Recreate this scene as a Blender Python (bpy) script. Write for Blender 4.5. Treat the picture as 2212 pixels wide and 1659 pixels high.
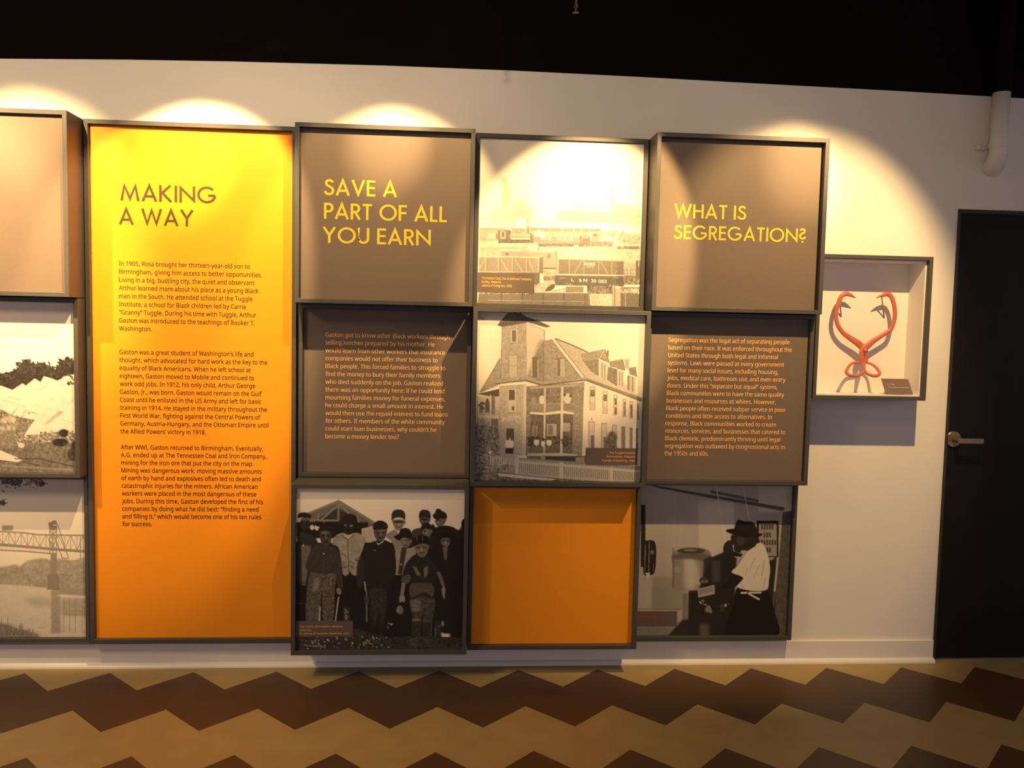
import bpy, bmesh, math, random, os
import numpy as np
from mathutils import Vector, Matrix

for o in list(bpy.data.objects):
    bpy.data.objects.remove(o)
SC = bpy.context.scene
COL = SC.collection
random.seed(7)

# ------------------------------------------------------------------ camera
cam = bpy.data.cameras.new('camera'); cam_ob = bpy.data.objects.new('camera', cam); COL.objects.link(cam_ob)
cam.sensor_width = 36.0
cam.lens = 1828.24 / 2212 * 36.0
cam.clip_start = 0.05
R_ = Vector((0.99738285, -0.06892563, 0.02183358)); U_ = Vector((-0.01684609, 0.07212988, 0.99725297)); F_ = Vector((0.07031115, 0.99501082, -0.07077998))
M_ = Matrix.Identity(4)
for i in range(3):
    M_[i][0], M_[i][1], M_[i][2] = R_[i], U_[i], -F_[i]
M_[0][3], M_[1][3], M_[2][3] = 0.00549, -3.73287, 1.53765
cam_ob.matrix_world = M_
SC.camera = cam_ob

# ------------------------------------------------------------------ world, lights, exposure
SC.view_settings.view_transform = 'Standard'
SC.view_settings.look = 'None'
SC.view_settings.exposure = 0.0
SC.view_settings.gamma = 1.0
SC.view_settings.use_curve_mapping = False
world = bpy.data.worlds.new('dim_gallery_air'); SC.world = world
world.use_nodes = True
world.node_tree.nodes['Background'].inputs[0].default_value = (0.285, 0.24, 0.262, 1)
world.node_tree.nodes['Background'].inputs[1].default_value = 1.7

LAMP = (1.0, 0.66, 0.28)
def spot(name, loc, az, pitch, half, blend, power, color=LAMP, radius=0.014):
    l = bpy.data.lights.new(name, 'SPOT'); o = bpy.data.objects.new(name, l); COL.objects.link(o)
    l.energy = power; l.color = color; l.spot_size = math.radians(2 * half); l.spot_blend = blend; l.shadow_soft_size = radius
    o.location = loc
    a, p = math.radians(az), math.radians(pitch)
    d = Vector((math.sin(a) * math.cos(p), math.cos(a) * math.cos(p), -math.sin(p)))
    o.rotation_euler = d.to_track_quat('-Z', 'Y').to_euler()
    return o
# each track lamp: a tight bright core with a crisp edge, and the soft spill of its reflector around it
#        x      y     z   azimuth pitch half blend power
LAMPS = [(-2.30, -1.3, 2.9, 8, 43, 26, .55, 330, 60, 14),
         (-1.72, -1.3, 2.88, -3, 37, 21, .55, 320, 150, 14),
         (-0.80, -0.95, 2.95, -19, 49, 23, .28, 330, 330, 12),
         (-0.14, -0.95, 2.95, -9, 49.5, 23.5, .28, 140, 230, 8),
         (0.80, -1.3, 2.9, -12, 41, 18.5, .28, 400, 360, 6),
         (1.72, -1.3, 2.9, -10, 46.5, 29, .50, 240, 240, 6)]
for lx, ly, lz, az, pi_, ha, bl, pw, hot, spill in LAMPS:
    spot('track_lamp_core', (lx, ly, lz), az, pi_, ha, bl, pw)
    spot('track_lamp_hot', (lx, ly, lz), az, pi_ - ha + 11.5, 11.5, 1.0, hot)
    spot('track_lamp_spill', (lx, ly, lz), az * .5, 60, 50, .9, spill, (1.0, .69, .32))
    spot('track_lamp_halo', (lx, ly, lz), az, 25, 55, 1.0, 13 if lx < 1 else 8, (1.0, .76, .46))
spot('track_lamp_cross', (-2.5, -2.0, 3.0), 51, 42, 17, .8, 120)

al = bpy.data.lights.new('room_lamp', 'AREA'); al.shape = 'DISK'; al.size = 1.0; al.energy = 62; al.color = (1.0, .74, .44)
ao_ = bpy.data.objects.new('room_lamp', al); COL.objects.link(ao_); ao_.location = (-2.7, -2.6, 3.2)

# ------------------------------------------------------------------ material helpers
def mat(name, col, rough=0.6, spec=0.3, noise=0.0, nscale=30, bump=0.0, bscale=200, metal=0.0):
    m = bpy.data.materials.new(name); m.use_nodes = True
    nt = m.node_tree; b = nt.nodes['Principled BSDF']
    b.inputs['Roughness'].default_value = rough
    b.inputs['Specular IOR Level'].default_value = spec
    b.inputs['Metallic'].default_value = metal
    tc = nt.nodes.new('ShaderNodeTexCoord')
    n = nt.nodes.new('ShaderNodeTexNoise'); n.inputs['Scale'].default_value = nscale; n.inputs['Detail'].default_value = 5
    nt.links.new(tc.outputs['Object'], n.inputs['Vector'])
    r = nt.nodes.new('ShaderNodeValToRGB')
    r.color_ramp.elements[0].position = 0.3; r.color_ramp.elements[1].position = 0.7
    r.color_ramp.elements[0].color = tuple(c * (1 - noise) for c in col) + (1,)
    r.color_ramp.elements[1].color = tuple(min(1, c * (1 + noise)) for c in col) + (1,)
    nt.links.new(n.outputs['Fac'], r.inputs['Fac']); nt.links.new(r.outputs['Color'], b.inputs['Base Color'])
    if bump:
        n2 = nt.nodes.new('ShaderNodeTexNoise'); n2.inputs['Scale'].default_value = bscale
        nt.links.new(tc.outputs['Object'], n2.inputs['Vector'])
        bp = nt.nodes.new('ShaderNodeBump'); bp.inputs['Strength'].default_value = bump; bp.inputs['Distance'].default_value = 0.002
        nt.links.new(n2.outputs['Fac'], bp.inputs['Height']); nt.links.new(bp.outputs['Normal'], b.inputs['Normal'])
    return m

def print_mat(name):
    m = bpy.data.materials.new(name); m.use_nodes = True
    nt = m.node_tree; b = nt.nodes['Principled BSDF']
    a = nt.nodes.new('ShaderNodeAttribute'); a.attribute_name = 'print_tone'
    nt.links.new(a.outputs['Color'], b.inputs['Base Color'])
    b.inputs['Roughness'].default_value = 0.5; b.inputs['Specular IOR Level'].default_value = 0.15
    return m

def floor_mat():
    m = bpy.data.materials.new('zigzag_vinyl_tile'); m.use_nodes = True
    nt = m.node_tree; L = nt.links; b = nt.nodes['Principled BSDF']
    tc = nt.nodes.new('ShaderNodeTexCoord'); sp = nt.nodes.new('ShaderNodeSeparateXYZ'); L.new(tc.outputs['Object'], sp.inputs[0])
    def mt(op, a, bb=None):
        n = nt.nodes.new('ShaderNodeMath'); n.operation = op
        for i, v in enumerate((a, bb)):
            if v is None: continue
            if isinstance(v, (int, float)): n.inputs[i].default_value = v
            else: L.new(v, n.inputs[i])
        return n.outputs[0]
    P = 0.3535
    ph = mt('FRACT', mt('ADD', mt('DIVIDE', mt('ADD', sp.outputs['X'], 1.446), P), 100.5))
    dist = mt('MULTIPLY', mt('ABSOLUTE', mt('SUBTRACT', ph, 0.5)), P * 1.01)
    t = mt('DIVIDE', mt('SUBTRACT', mt('SUBTRACT', -0.072, sp.outputs['Y']), dist), 0.3585)
    par = mt('FRACT', mt('MULTIPLY', mt('FLOOR', t), 0.5))
    odd = mt('GREATER_THAN', par, 0.25)
    n = nt.nodes.new('ShaderNodeTexNoise'); n.inputs['Scale'].default_value = 9; n.inputs['Detail'].default_value = 6
    L.new(tc.outputs['Object'], n.inputs['Vector'])
    def ramp(c0, c1):
        r = nt.nodes.new('ShaderNodeValToRGB'); r.color_ramp.elements[0].color = c0 + (1,); r.color_ramp.elements[1].color = c1 + (1,)
        r.color_ramp.elements[0].position = .3; r.color_ramp.elements[1].position = .7
        L.new(n.outputs['Fac'], r.inputs['Fac']); return r.outputs['Color']
    mx = nt.nodes.new('ShaderNodeMix'); mx.data_type = 'RGBA'
    L.new(odd, mx.inputs['Factor'])
    L.new(ramp((.074, .038, .018), (.084, .043, .021)), mx.inputs['A']); L.new(ramp((.32, .22, .088), (.36, .25, .10)), mx.inputs['B'])
    L.new(mx.outputs['Result'], b.inputs['Base Color'])
    b.inputs['Roughness'].default_value = 0.42; b.inputs['Specular IOR Level'].default_value = 0.25
    return m

def glass_mat():
    m = bpy.data.materials.new('clear_acrylic'); m.use_nodes = True
    nt = m.node_tree; nt.nodes.clear()
    out = nt.nodes.new('ShaderNodeOutputMaterial'); mx = nt.nodes.new('ShaderNodeMixShader')
    tr = nt.nodes.new('ShaderNodeBsdfTransparent'); gl = nt.nodes.new('ShaderNodeBsdfGlossy')
    gl.inputs['Roughness'].default_value = 0.03
    mx.inputs[0].default_value = .045
    nt.links.new(tr.outputs[0], mx.inputs[1]); nt.links.new(gl.outputs[0], mx.inputs[2])
    nt.links.new(mx.outputs[0], out.inputs[0])
    return m

M = dict(
    wall=mat('cream_white_wall_paint', (.72, .665, .60), .8, .2, .015, 6, .05, 260),
    black=mat('flat_black_paint', (.0042, .0028, .0024), .9, .05, .15, 8),
    frame=mat('charcoal_frame_metal', (.060, .054, .049), .45, .35, .05, 60),
    taupe=mat('taupe_printed_panel', (.145, .107, .083), .55, .2, .03, 120, .05, 900),
    orange=mat('orange_printed_panel', (.74, .25, .010), .5, .2, .015, 60),
    yellow=mat('yellow_lettering', (.66, .455, .035), .5, .2),
    amber=mat('amber_lettering', (.92, .44, .11), .5, .2),
    brown=mat('brown_lettering', (.065, .034, .016), .5, .2),
    rust=mat('faded_red_lettering', (.22, .06, .03), .6, .1),
    pale=mat('pale_lettering', (.80, .74, .62), .5, .2),
    white=mat('white_case_lining', (.78, .72, .62), .6, .2, .01, 20),
    tong=mat('orange_enamel_paint', (.52, .10, .016), .38, .45, .05, 40, .1, 120),
    placard=mat('brown_placard', (.15, .085, .045), .5, .25, .03, 60),
    peg=mat('grey_peg_metal', (.25, .2, .14), .45, .4),
    pvc=mat('white_pipe_paint', (.70, .65, .57), .5, .3, .02, 30),
    door=mat('dark_brown_door_paint', (.0065, .0038, .0025), .55, .2, .1, 10),
    doorframe=mat('dark_door_frame_paint', (.034, .027, .024), .5, .25, .05, 20),
    satin=mat('satin_metal_handle', (.22, .165, .12), .35, .5, .03, 60, metal=.6),
    brass=mat('dull_brass', (.10, .065, .025), .4, .4, .05, 80, metal=.8),
    board=mat('print_backing', (.6, .56, .5), .7, .2),
    caption=mat('taupe_caption_block', (.115, .084, .07), .55, .2),
    base=mat('white_baseboard_paint', (.70, .65, .60), .55, .3, .02, 12),
    shoe=mat('white_moulding_paint', (.70, .65, .58), .5, .3, .02, 12),
    glass=glass_mat(), floor=floor_mat(), print=print_mat('sepia_print'))

# ------------------------------------------------------------------ object helpers
def tag(o, label=None, cat=None, group=None, kind=None):
    if label: o['label'] = label
    if cat: o['category'] = cat
    if group: o['group'] = group
    if kind: o['kind'] = kind
    return o
def empty(name, loc, label=None, cat=None, group=None, kind=None):
    o = bpy.data.objects.new(name, None); COL.objects.link(o); o.location = loc; o.empty_display_size = .05
    return tag(o, label, cat, group, kind)
def wloc(p):
    v = Vector((0, 0, 0))
    while p is not None:
        v += p.location; p = p.parent
    return v
def mesh_obj(name, verts, faces, m, parent=None, smooth=False, bevel=0):
    off = wloc(parent)
    me = bpy.data.meshes.new(name)
    me.from_pydata([(v[0] - off.x, v[1] - off.y, v[2] - off.z) for v in verts], [], faces)
    bm = bmesh.new(); bm.from_mesh(me); bmesh.ops.recalc_face_normals(bm, faces=bm.faces); bm.to_mesh(me); bm.free()
    me.materials.append(m)
    if smooth:
        for p in me.polygons: p.use_smooth = True
    o = bpy.data.objects.new(name, me); COL.objects.link(o)
    if parent is not None: o.parent = parent
    if bevel:
        b = o.modifiers.new('edge', 'BEVEL'); b.width = bevel; b.segments = 2; b.limit_method = 'ANGLE'
    return o
def box(x0, x1, y0, y1, z0, z1):
    v = [(x0, y0, z0), (x1, y0, z0), (x1, y1, z0), (x0, y1, z0), (x0, y0, z1), (x1, y0, z1), (x1, y1, z1), (x0, y1, z1)]
    f = [(0, 3, 2, 1), (4, 5, 6, 7), (0, 1, 5, 4), (1, 2, 6, 5), (2, 3, 7, 6), (3, 0, 4, 7)]
    return v, f
def join(*parts):
    V, F = [], []
    for v, f in parts:
        k = len(V); V += list(v); F += [tuple(i + k for i in q) for q in f]
    return V, F
def ring(x0, x1, z0, z1, y0, y1, w):
    """A picture-frame prism between depths y0 (back) and y1 (front)."""
    o = [(x0, z0), (x1, z0), (x1, z1), (x0, z1)]; i = [(x0 + w, z0 + w), (x1 - w, z0 + w), (x1 - w, z1 - w), (x0 + w, z1 - w)]
    V = [(a, y0, b) for a, b in o] + [(a, y0, b) for a, b in i] + [(a, y1, b) for a, b in o] + [(a, y1, b) for a, b in i]
    F = []
    for k in range(4):
        n = (k + 1) % 4
        F += [(k, n, 4 + n, 4 + k), (8 + k, 12 + k, 12 + n, 8 + n), (k, 8 + k, 8 + n, n), (4 + k, 4 + n, 12 + n, 12 + k)]
    return V, F
def catmull(pts, n=8, closed=False):
    P = [np.array(p, float) for p in pts]; out = []
    L = len(P)
    for i in range(L if closed else L - 1):
        if closed: p0, p1, p2, p3 = P[(i - 1) % L], P[i], P[(i + 1) % L], P[(i + 2) % L]
        else: p0, p1, p2, p3 = P[max(i - 1, 0)], P[i], P[i + 1], P[min(i + 2, L - 1)]
        for k in range(n):
            t = k / n
            out.append(.5 * ((2 * p1) + (p2 - p0) * t + (2 * p0 - 5 * p1 + 4 * p2 - p3) * t * t + (3 * p1 - p0 - 3 * p2 + p3) * t ** 3))
    if not closed: out.append(P[-1])
    return out
def sweep(path, rw, rt, side=None, closed=False, seg=12):
    """Tube along a path; rw in-plane half width, rt half thickness (lists or numbers)."""
    n = len(path); V, F = [], []
    for i, p in enumerate(path):
        a = path[(i - 1) % n] if (closed or i) else p
        b = path[(i + 1) % n] if (closed or i < n - 1) else p
        t = np.array(b) - np.array(a); t = t / (np.linalg.norm(t) + 1e-9)
        y = np.array(side if side is not None else (0, 1, 0), float)
        u = np.cross(t, y); u /= (np.linalg.norm(u) + 1e-9); w = np.cross(u, t)
        W = rw[i] if hasattr(rw, '__len__') else rw; T = rt[i] if hasattr(rt, '__len__') else rt
        for k in range(seg):
            c, s = math.cos(2 * math.pi * k / seg), math.sin(2 * math.pi * k / seg)
            V.append(tuple(np.array(p) + u * W * c + w * T * s))
    for i in range(n if closed else n - 1):
        j = (i + 1) % n
        for k in range(seg):
            l = (k + 1) % seg
            F.append((i * seg + k, i * seg + l, j * seg + l, j * seg + k))
    if not closed:
        F.append(tuple(range(seg))[::-1]); F.append(tuple((n - 1) * seg + k for k in range(seg)))
    return V, F
def lathe(axis_pt, prof, axis='z', seg=32):
    V, F = [], []
    for r, h in prof:
        for k in range(seg):
            c, s = math.cos(2 * math.pi * k / seg) * r, math.sin(2 * math.pi * k / seg) * r
            p = {'z': (c, s, h), 'y': (c, h, s), 'x': (h, c, s)}[axis]
            V.append((axis_pt[0] + p[0], axis_pt[1] + p[1], axis_pt[2] + p[2]))
    for i in range(len(prof) - 1):
        for k in range(seg):
            l = (k + 1) % seg; F.append((i * seg + k, i * seg + l, (i + 1) * seg + l, (i + 1) * seg + k))
    F.append(tuple(range(seg))); F.append(tuple((len(prof) - 1) * seg + k for k in range(seg)))
    return V, F

# ------------------------------------------------------------------ lettering
FONT = None
try:
    p = os.path.join(bpy.utils.resource_path('LOCAL'), 'datafiles', 'fonts', 'NotoSansHebrew-Regular.woff2')
    if os.path.exists(p): FONT = bpy.data.fonts.load(p)
except Exception:
    FONT = None
def glyphs(text, offset=0.0):
    c = bpy.data.curves.new('t', 'FONT'); c.body = text; c.resolution_u = 2; c.fill_mode = 'FRONT'; c.offset = offset
    if FONT: c.font = FONT
    o = bpy.data.objects.new('t', c); COL.objects.link(o)
    dg = bpy.context.evaluated_depsgraph_get(); dg.update()
    me = bpy.data.meshes.new_from_object(o.evaluated_get(dg))
    V = [(v.co.x, v.co.y) for v in me.vertices]; F = [tuple(q.vertices) for q in me.polygons]
    bpy.data.objects.remove(o); bpy.data.curves.remove(c); bpy.data.meshes.remove(me)
    return V, F
_h = glyphs('H'); CAP = max(v[1] for v in _h[0]) - min(v[1] for v in _h[0])
def text_mesh(name, lines, y, m, parent, cap, sx, bold=0.0, heavy=0.0):
    """lines: (text, x, z of the baseline[, 'r' for ranged right][, width])"""
    V, F = [], []; s = cap / CAP
    for ln in lines:
        v, f = glyphs(ln[0], bold)
        if not v: continue
        xs = [q[0] for q in v]; x0, x1 = min(xs), max(xs)
        w = ln[4] if len(ln) > 4 else None
        kx = (w / (x1 - x0)) if w else s * sx
        left = len(ln) < 4 or ln[3] != 'r'
        for dx, dy in ((0, 0), (heavy, -.00004)) if heavy else ((0, 0),):
            k = len(V)
            for a, b in v:
                xx = ln[1] + (a - x0) * kx if left else ln[1] - (x1 - a) * kx
                V.append((xx + dx, y + dy, ln[2] + b * s))
            F += [tuple(i + k for i in q) for q in f]
    return mesh_obj(name, V, F, m, parent)
def text_width(t):
    v, f = glyphs(t); xs = [q[0] for q in v]; return (max(xs) - min(xs)) / CAP   # per unit of cap height

TH = .142
def arc(cx, cy, r, a0, a1, n=20, ry=None):
    return [(cx + r * math.cos(math.radians(a0 + (a1 - a0) * i / n)), cy + (ry or r) * math.sin(math.radians(a0 + (a1 - a0) * i / n))) for i in range(n + 1)]
_S = [tuple(p) for p in catmull([(.50, .80), (.41, .90), (.29, .93), (.16, .87), (.115, .75), (.17, .62), (.31, .535), (.46, .43), (.51, .28), (.44, .12), (.28, .07), (.12, .12), (.045, .25)], 5)]
GL = {
 'A': (.80, [[(.05, 0), (.40, .94), (.75, 0)], [(.16, .30), (.64, .30)]]),
 'M': (1.02, [[(.07, 0), (.22, .90), (.51, .13), (.80, .90), (.95, 0)]]),
 'K': (.70, [[(.07, 0), (.07, 1)], [(.60, 1), (.10, .47)], [(.17, .54), (.64, 0)]]),
 'I': (.14, [[(.07, 0), (.07, 1)]]),
 'N': (.84, [[(.07, 0), (.07, .88), (.77, .12), (.77, 1)]]),
 'G': (1.0, [arc(.5, .5, .44, 42, 352, 36), [(.94, .46), (.56, .46)]]),
 'W': (1.14, [[(.05, 1), (.31, .10), (.57, .90), (.83, .10), (1.09, 1)]]),
 'Y': (.74, [[(.05, 1), (.37, .48), (.69, 1)], [(.37, .50), (.37, 0)]]),
 'S': (.56, [_S]),
 'V': (.76, [[(.05, 1), (.38, .10), (.71, 1)]]),
 'E': (.50, [[(.07, 0), (.07, 1)], [(.07, .93), (.50, .93)], [(.07, .52), (.47, .52)], [(.07, .07), (.50, .07)]]),
 'F': (.48, [[(.07, 0), (.07, 1)], [(.07, .93), (.48, .93)], [(.07, .50), (.45, .50)]]),
 'L': (.44, [[(.07, 0), (.07, 1)], [(.07, .07), (.44, .07)]]),
 'T': (.54, [[(.27, 0), (.27, 1)], [(0, .93), (.54, .93)]]),
 'H': (.70, [[(.07, 0), (.07, 1)], [(.63, 0), (.63, 1)], [(.07, .52), (.63, .52)]]),
 'P': (.52, [[(.07, 0), (.07, 1)], [(.07, .93)] + arc(.27, .70, .215, 90, -90, 14, .23) + [(.07, .47)]]),
 'R': (.58, [[(.07, 0), (.07, 1)], [(.07, .93)] + arc(.27, .70, .215, 90, -90, 14, .23) + [(.07, .47)], [(.25, .50), (.53, 0)]]),
 'O': (1.0, [arc(.5, .5, .44, 0, 360, 44)]),
 'U': (.66, [[(.07, 1), (.07, .33)] + arc(.33, .33, .26, 180, 360, 16) + [(.59, 1)]]),
 '?': (.46, [[(.46 - a * .82, .24 + b * .78) for a, b in _S], [(.23, -.01), (.23, .12)]]),
 ' ': (.22, [])}
def stroke(pts, th):
    """Mitred flat stroke as one strip of quads."""
    n = len(pts); closed = n > 3 and math.hypot(pts[0][0] - pts[-1][0], pts[0][1] - pts[-1][1]) < 1e-6
    if closed: pts = pts[:-1]; n -= 1
    P = [np.array(p, float) for p in pts]; L, Rr = [], []
    for i in range(n):
        d0 = P[i] - P[i - 1] if (i or closed) else None
        d1 = P[(i + 1) % n] - P[i] if (i < n - 1 or closed) else None
        d0 = d1 if d0 is None else d0; d1 = d0 if d1 is None else d1
        d0 = d0 / np.linalg.norm(d0); d1 = d1 / np.linalg.norm(d1)
        n0 = np.array([-d0[1], d0[0]]); n1 = np.array([-d1[1], d1[0]])
        mv = n0 + n1; mv /= (np.linalg.norm(mv) + 1e-9)
        k = min(1 / max(mv @ n1, .3), 2.6)
        L.append(P[i] + mv * th / 2 * k); Rr.append(P[i] - mv * th / 2 * k)
    V = [tuple(q) for pr in zip(L, Rr) for q in pr]
    F = [(2 * i, 2 * i + 1, 2 * ((i + 1) % n) + 1, 2 * ((i + 1) % n)) for i in range(n if closed else n - 1)]
    return V, F
def heading(name, lines, y, m, parent, cap):
    """lines: (text, x left, z baseline, width)"""
    V, F = [], []
    for t, x0, z0, w in lines:
        adv = 0; pv = []
        for ch in t:
            a, st = GL[ch]
            for s in st:
                v, f = stroke(s, TH); pv.append(([(adv + p[0], p[1]) for p in v], f))
            adv += a + .115
        xs = [p[0] for v, f in pv for p in v]; kx = w / (max(xs) - min(xs)); xm = min(xs)
        for si, (v, f) in enumerate(pv):
            k = len(V); V += [(x0 + (p[0] - xm) * kx, y - .00002 * si, z0 + p[1] * cap) for p in v]; F += [tuple(i + k for i in q) for q in f]
    return mesh_obj(name, V, F, m, parent)

# ------------------------------------------------------------------ the photographs on the panels: drawn tone by tone, stored as vertex colours of a fine print mesh
class Pic:
    """A tonal drawing; points are in the units of QUAD, whose corners TL TR BR BL are the print's corners."""
    def __init__(s, quad, bg=.8, S=760, seed=1):
        s.S = S; s.g = np.full((S, S), bg, float); s.rng = np.random.RandomState(seed)
        A, B = [], []
        for (x, y), (u, v) in zip(quad, ((0, 0), (S, 0), (S, S), (0, S))):
            A += [[x, y, 1, 0, 0, 0, -u * x, -u * y], [0, 0, 0, x, y, 1, -v * x, -v * y]]; B += [u, v]
        s.H = np.append(np.linalg.solve(np.array(A), np.array(B)), 1).reshape(3, 3)
        a = s.P([(600, 800), (610, 800)]); s.k = np.hypot(*(a[1] - a[0])) / 10
    def P(s, pts):
        p = np.c_[np.array(pts, float), np.ones(len(pts))] @ s.H.T
        return p[:, :2] / p[:, 2:]
    def mask(s, q, soft=0):
        pad = int(3 * soft) + 2
        x0 = max(int(q[:, 0].min()) - pad, 0); x1 = min(int(q[:, 0].max()) + pad + 1, s.S); y0 = max(int(q[:, 1].min()) - pad, 0); y1 = min(int(q[:, 1].max()) + pad + 1, s.S)
        if x1 <= x0 or y1 <= y0: return None
        X, Y = np.meshgrid(np.arange(x0, x1) + .5, np.arange(y0, y1) + .5); m = np.zeros(X.shape, bool); n = len(q)
        for i in range(n):
            ax, ay = q[i]; bx, by = q[(i + 1) % n]
            if ay == by: continue
            m ^= ((ay > Y) != (by > Y)) & (X < (bx - ax) * (Y - ay) / (by - ay) + ax)
        m = m.astype(float)
        for _ in range(2 if soft >= 1 else 0):
            r = max(int(soft), 1)
            for ax in (0, 1):
                c = np.cumsum(np.pad(m, [(r + 1, r) if a == ax else (0, 0) for a in (0, 1)], mode='edge'), ax)
                m = (np.take(c, range(2 * r + 1, c.shape[ax]), ax) - np.take(c, range(0, c.shape[ax] - 2 * r - 1), ax)) / (2 * r + 1)
        return (slice(y0, y1), slice(x0, x1)), m
    def put(s, q, g, a=1, soft=0, nz=0, ns=6):
        r = s.mask(q, soft)
        if r is None: return s
        sl, m = r; t = g
        if nz: t = g + nz * s.noise(m.shape, ns)
        s.g[sl] += (t - s.g[sl]) * m * a
        return s
    def noise(s, sh, ns):
        h, w = sh; n = np.zeros(sh)
        for k, amp in ((ns, 1), (max(ns // 2, 1), .7), (max(ns // 4, 1), .5)):
            r = s.rng.rand(h // k + 3, w // k + 3) - .5
            yy, xx = np.arange(h) / k, np.arange(w) / k; yi, xi = yy.astype(int), xx.astype(int); fy, fx = (yy - yi)[:, None], (xx - xi)[None]
            n += amp * ((r[yi][:, xi] * (1 - fx) + r[yi][:, xi + 1] * fx) * (1 - fy) + (r[yi + 1][:, xi] * (1 - fx) + r[yi + 1][:, xi + 1] * fx) * fy)
        return n
    def poly(s, pts, g, a=1, soft=0, nz=0, ns=6): return s.put(s.P(pts), g, a, soft, nz, ns)
    def sm(s, pts, g, a=1, soft=1, nz=0, ns=6): return s.put(s.P([tuple(p) for p in catmull(pts, 5, True)]), g, a, soft, nz, ns)
    def rect(s, x0, y0, x1, y1, g, **k): return s.poly([(x0, y0), (x1, y0), (x1, y1), (x0, y1)], g, **k)
    def ell(s, cx, cy, rx, ry, g, rot=0, **k):
        c, n = math.cos(math.radians(rot)), math.sin(math.radians(rot))
        return s.poly([(cx + rx * math.cos(t) * c - ry * math.sin(t) * n, cy + rx * math.cos(t) * n + ry * math.sin(t) * c) for t in np.linspace(0, 2 * math.pi, 28)[:-1]], g, **k)
    def line(s, pts, w, g, **k):
        q = s.P(pts)
        for a, b in zip(q[:-1], q[1:]):
            d = b - a; L = np.hypot(*d)
            if L < 1e-6: continue
            n = np.array([-d[1], d[0]]) / L * max(w * s.k, .9) / 2
            s.put(np.array([a + n, b + n, b - n, a - n]), g, **k)
        return s
    def specks(s, x0, y0, x1, y1, n, r0, r1, g0, g1, **k):
        for _ in range(n):
            s.ell(s.rng.uniform(x0, x1), s.rng.uniform(y0, y1), s.rng.uniform(r0, r1), s.rng.uniform(r0, r1) * .6, s.rng.uniform(g0, g1), rot=s.rng.uniform(0, 90), **k)
        return s
    def grain(s, amp, ns=3):
        s.g += amp * s.noise(s.g.shape, ns); return s

def photo(name, q, y, art, parent, N=380):
    p = art(); S = p.S
    g = np.clip(p.g, 0.02, 1)
    x0, x1, z0, z1 = q[0] + .0008, q[1] - .0008, q[2] + .0008, q[3] - .0008
    u = np.linspace(0, 1, N + 1); off = wloc(parent)
    UU, VV = np.meshgrid(u, u)
    fx = np.clip(UU * S - .5, 0, S - 1.001); fy = np.clip(VV * S - .5, 0, S - 1.001)
    xi, yi = fx.astype(int), fy.astype(int); ax, ay = fx - xi, fy - yi
    t = (g[yi, xi] * (1 - ax) + g[yi, xi + 1] * ax) * (1 - ay) + (g[yi + 1, xi] * (1 - ax) + g[yi + 1, xi + 1] * ax) * ay
    lin = t ** 2.2
    col = np.stack([.015 + lin * .80, .011 + lin * .71, .009 + lin * .60, np.ones_like(lin)], -1)
    co = np.stack([x0 + UU * (x1 - x0) - off.x, np.full_like(UU, y - off.y), z1 - VV * (z1 - z0) - off.z], -1)
    me = bpy.data.meshes.new(name)
    me.vertices.add((N + 1) ** 2); me.vertices.foreach_set('co', co.astype(np.float32).ravel())
    i = np.arange(N * (N + 1)).reshape(N, N + 1)[:, :-1].ravel()
    F = np.stack([i, i + N + 1, i + N + 2, i + 1], -1).astype(np.int32)
    me.loops.add(F.size); me.loops.foreach_set('vertex_index', F.ravel())
    me.polygons.add(len(F)); me.polygons.foreach_set('loop_start', np.arange(0, F.size, 4, dtype=np.int32)); me.polygons.foreach_set('loop_total', np.full(len(F), 4, np.int32))
    me.update(); me.validate()
    a = me.color_attributes.new('print_tone', 'FLOAT_COLOR', 'POINT'); a.data.foreach_set('color', col.astype(np.float32).ravel())
    me.materials.append(M['print'])
    o = bpy.data.objects.new(name, me); COL.objects.link(o); o.parent = parent
    return o

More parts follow.
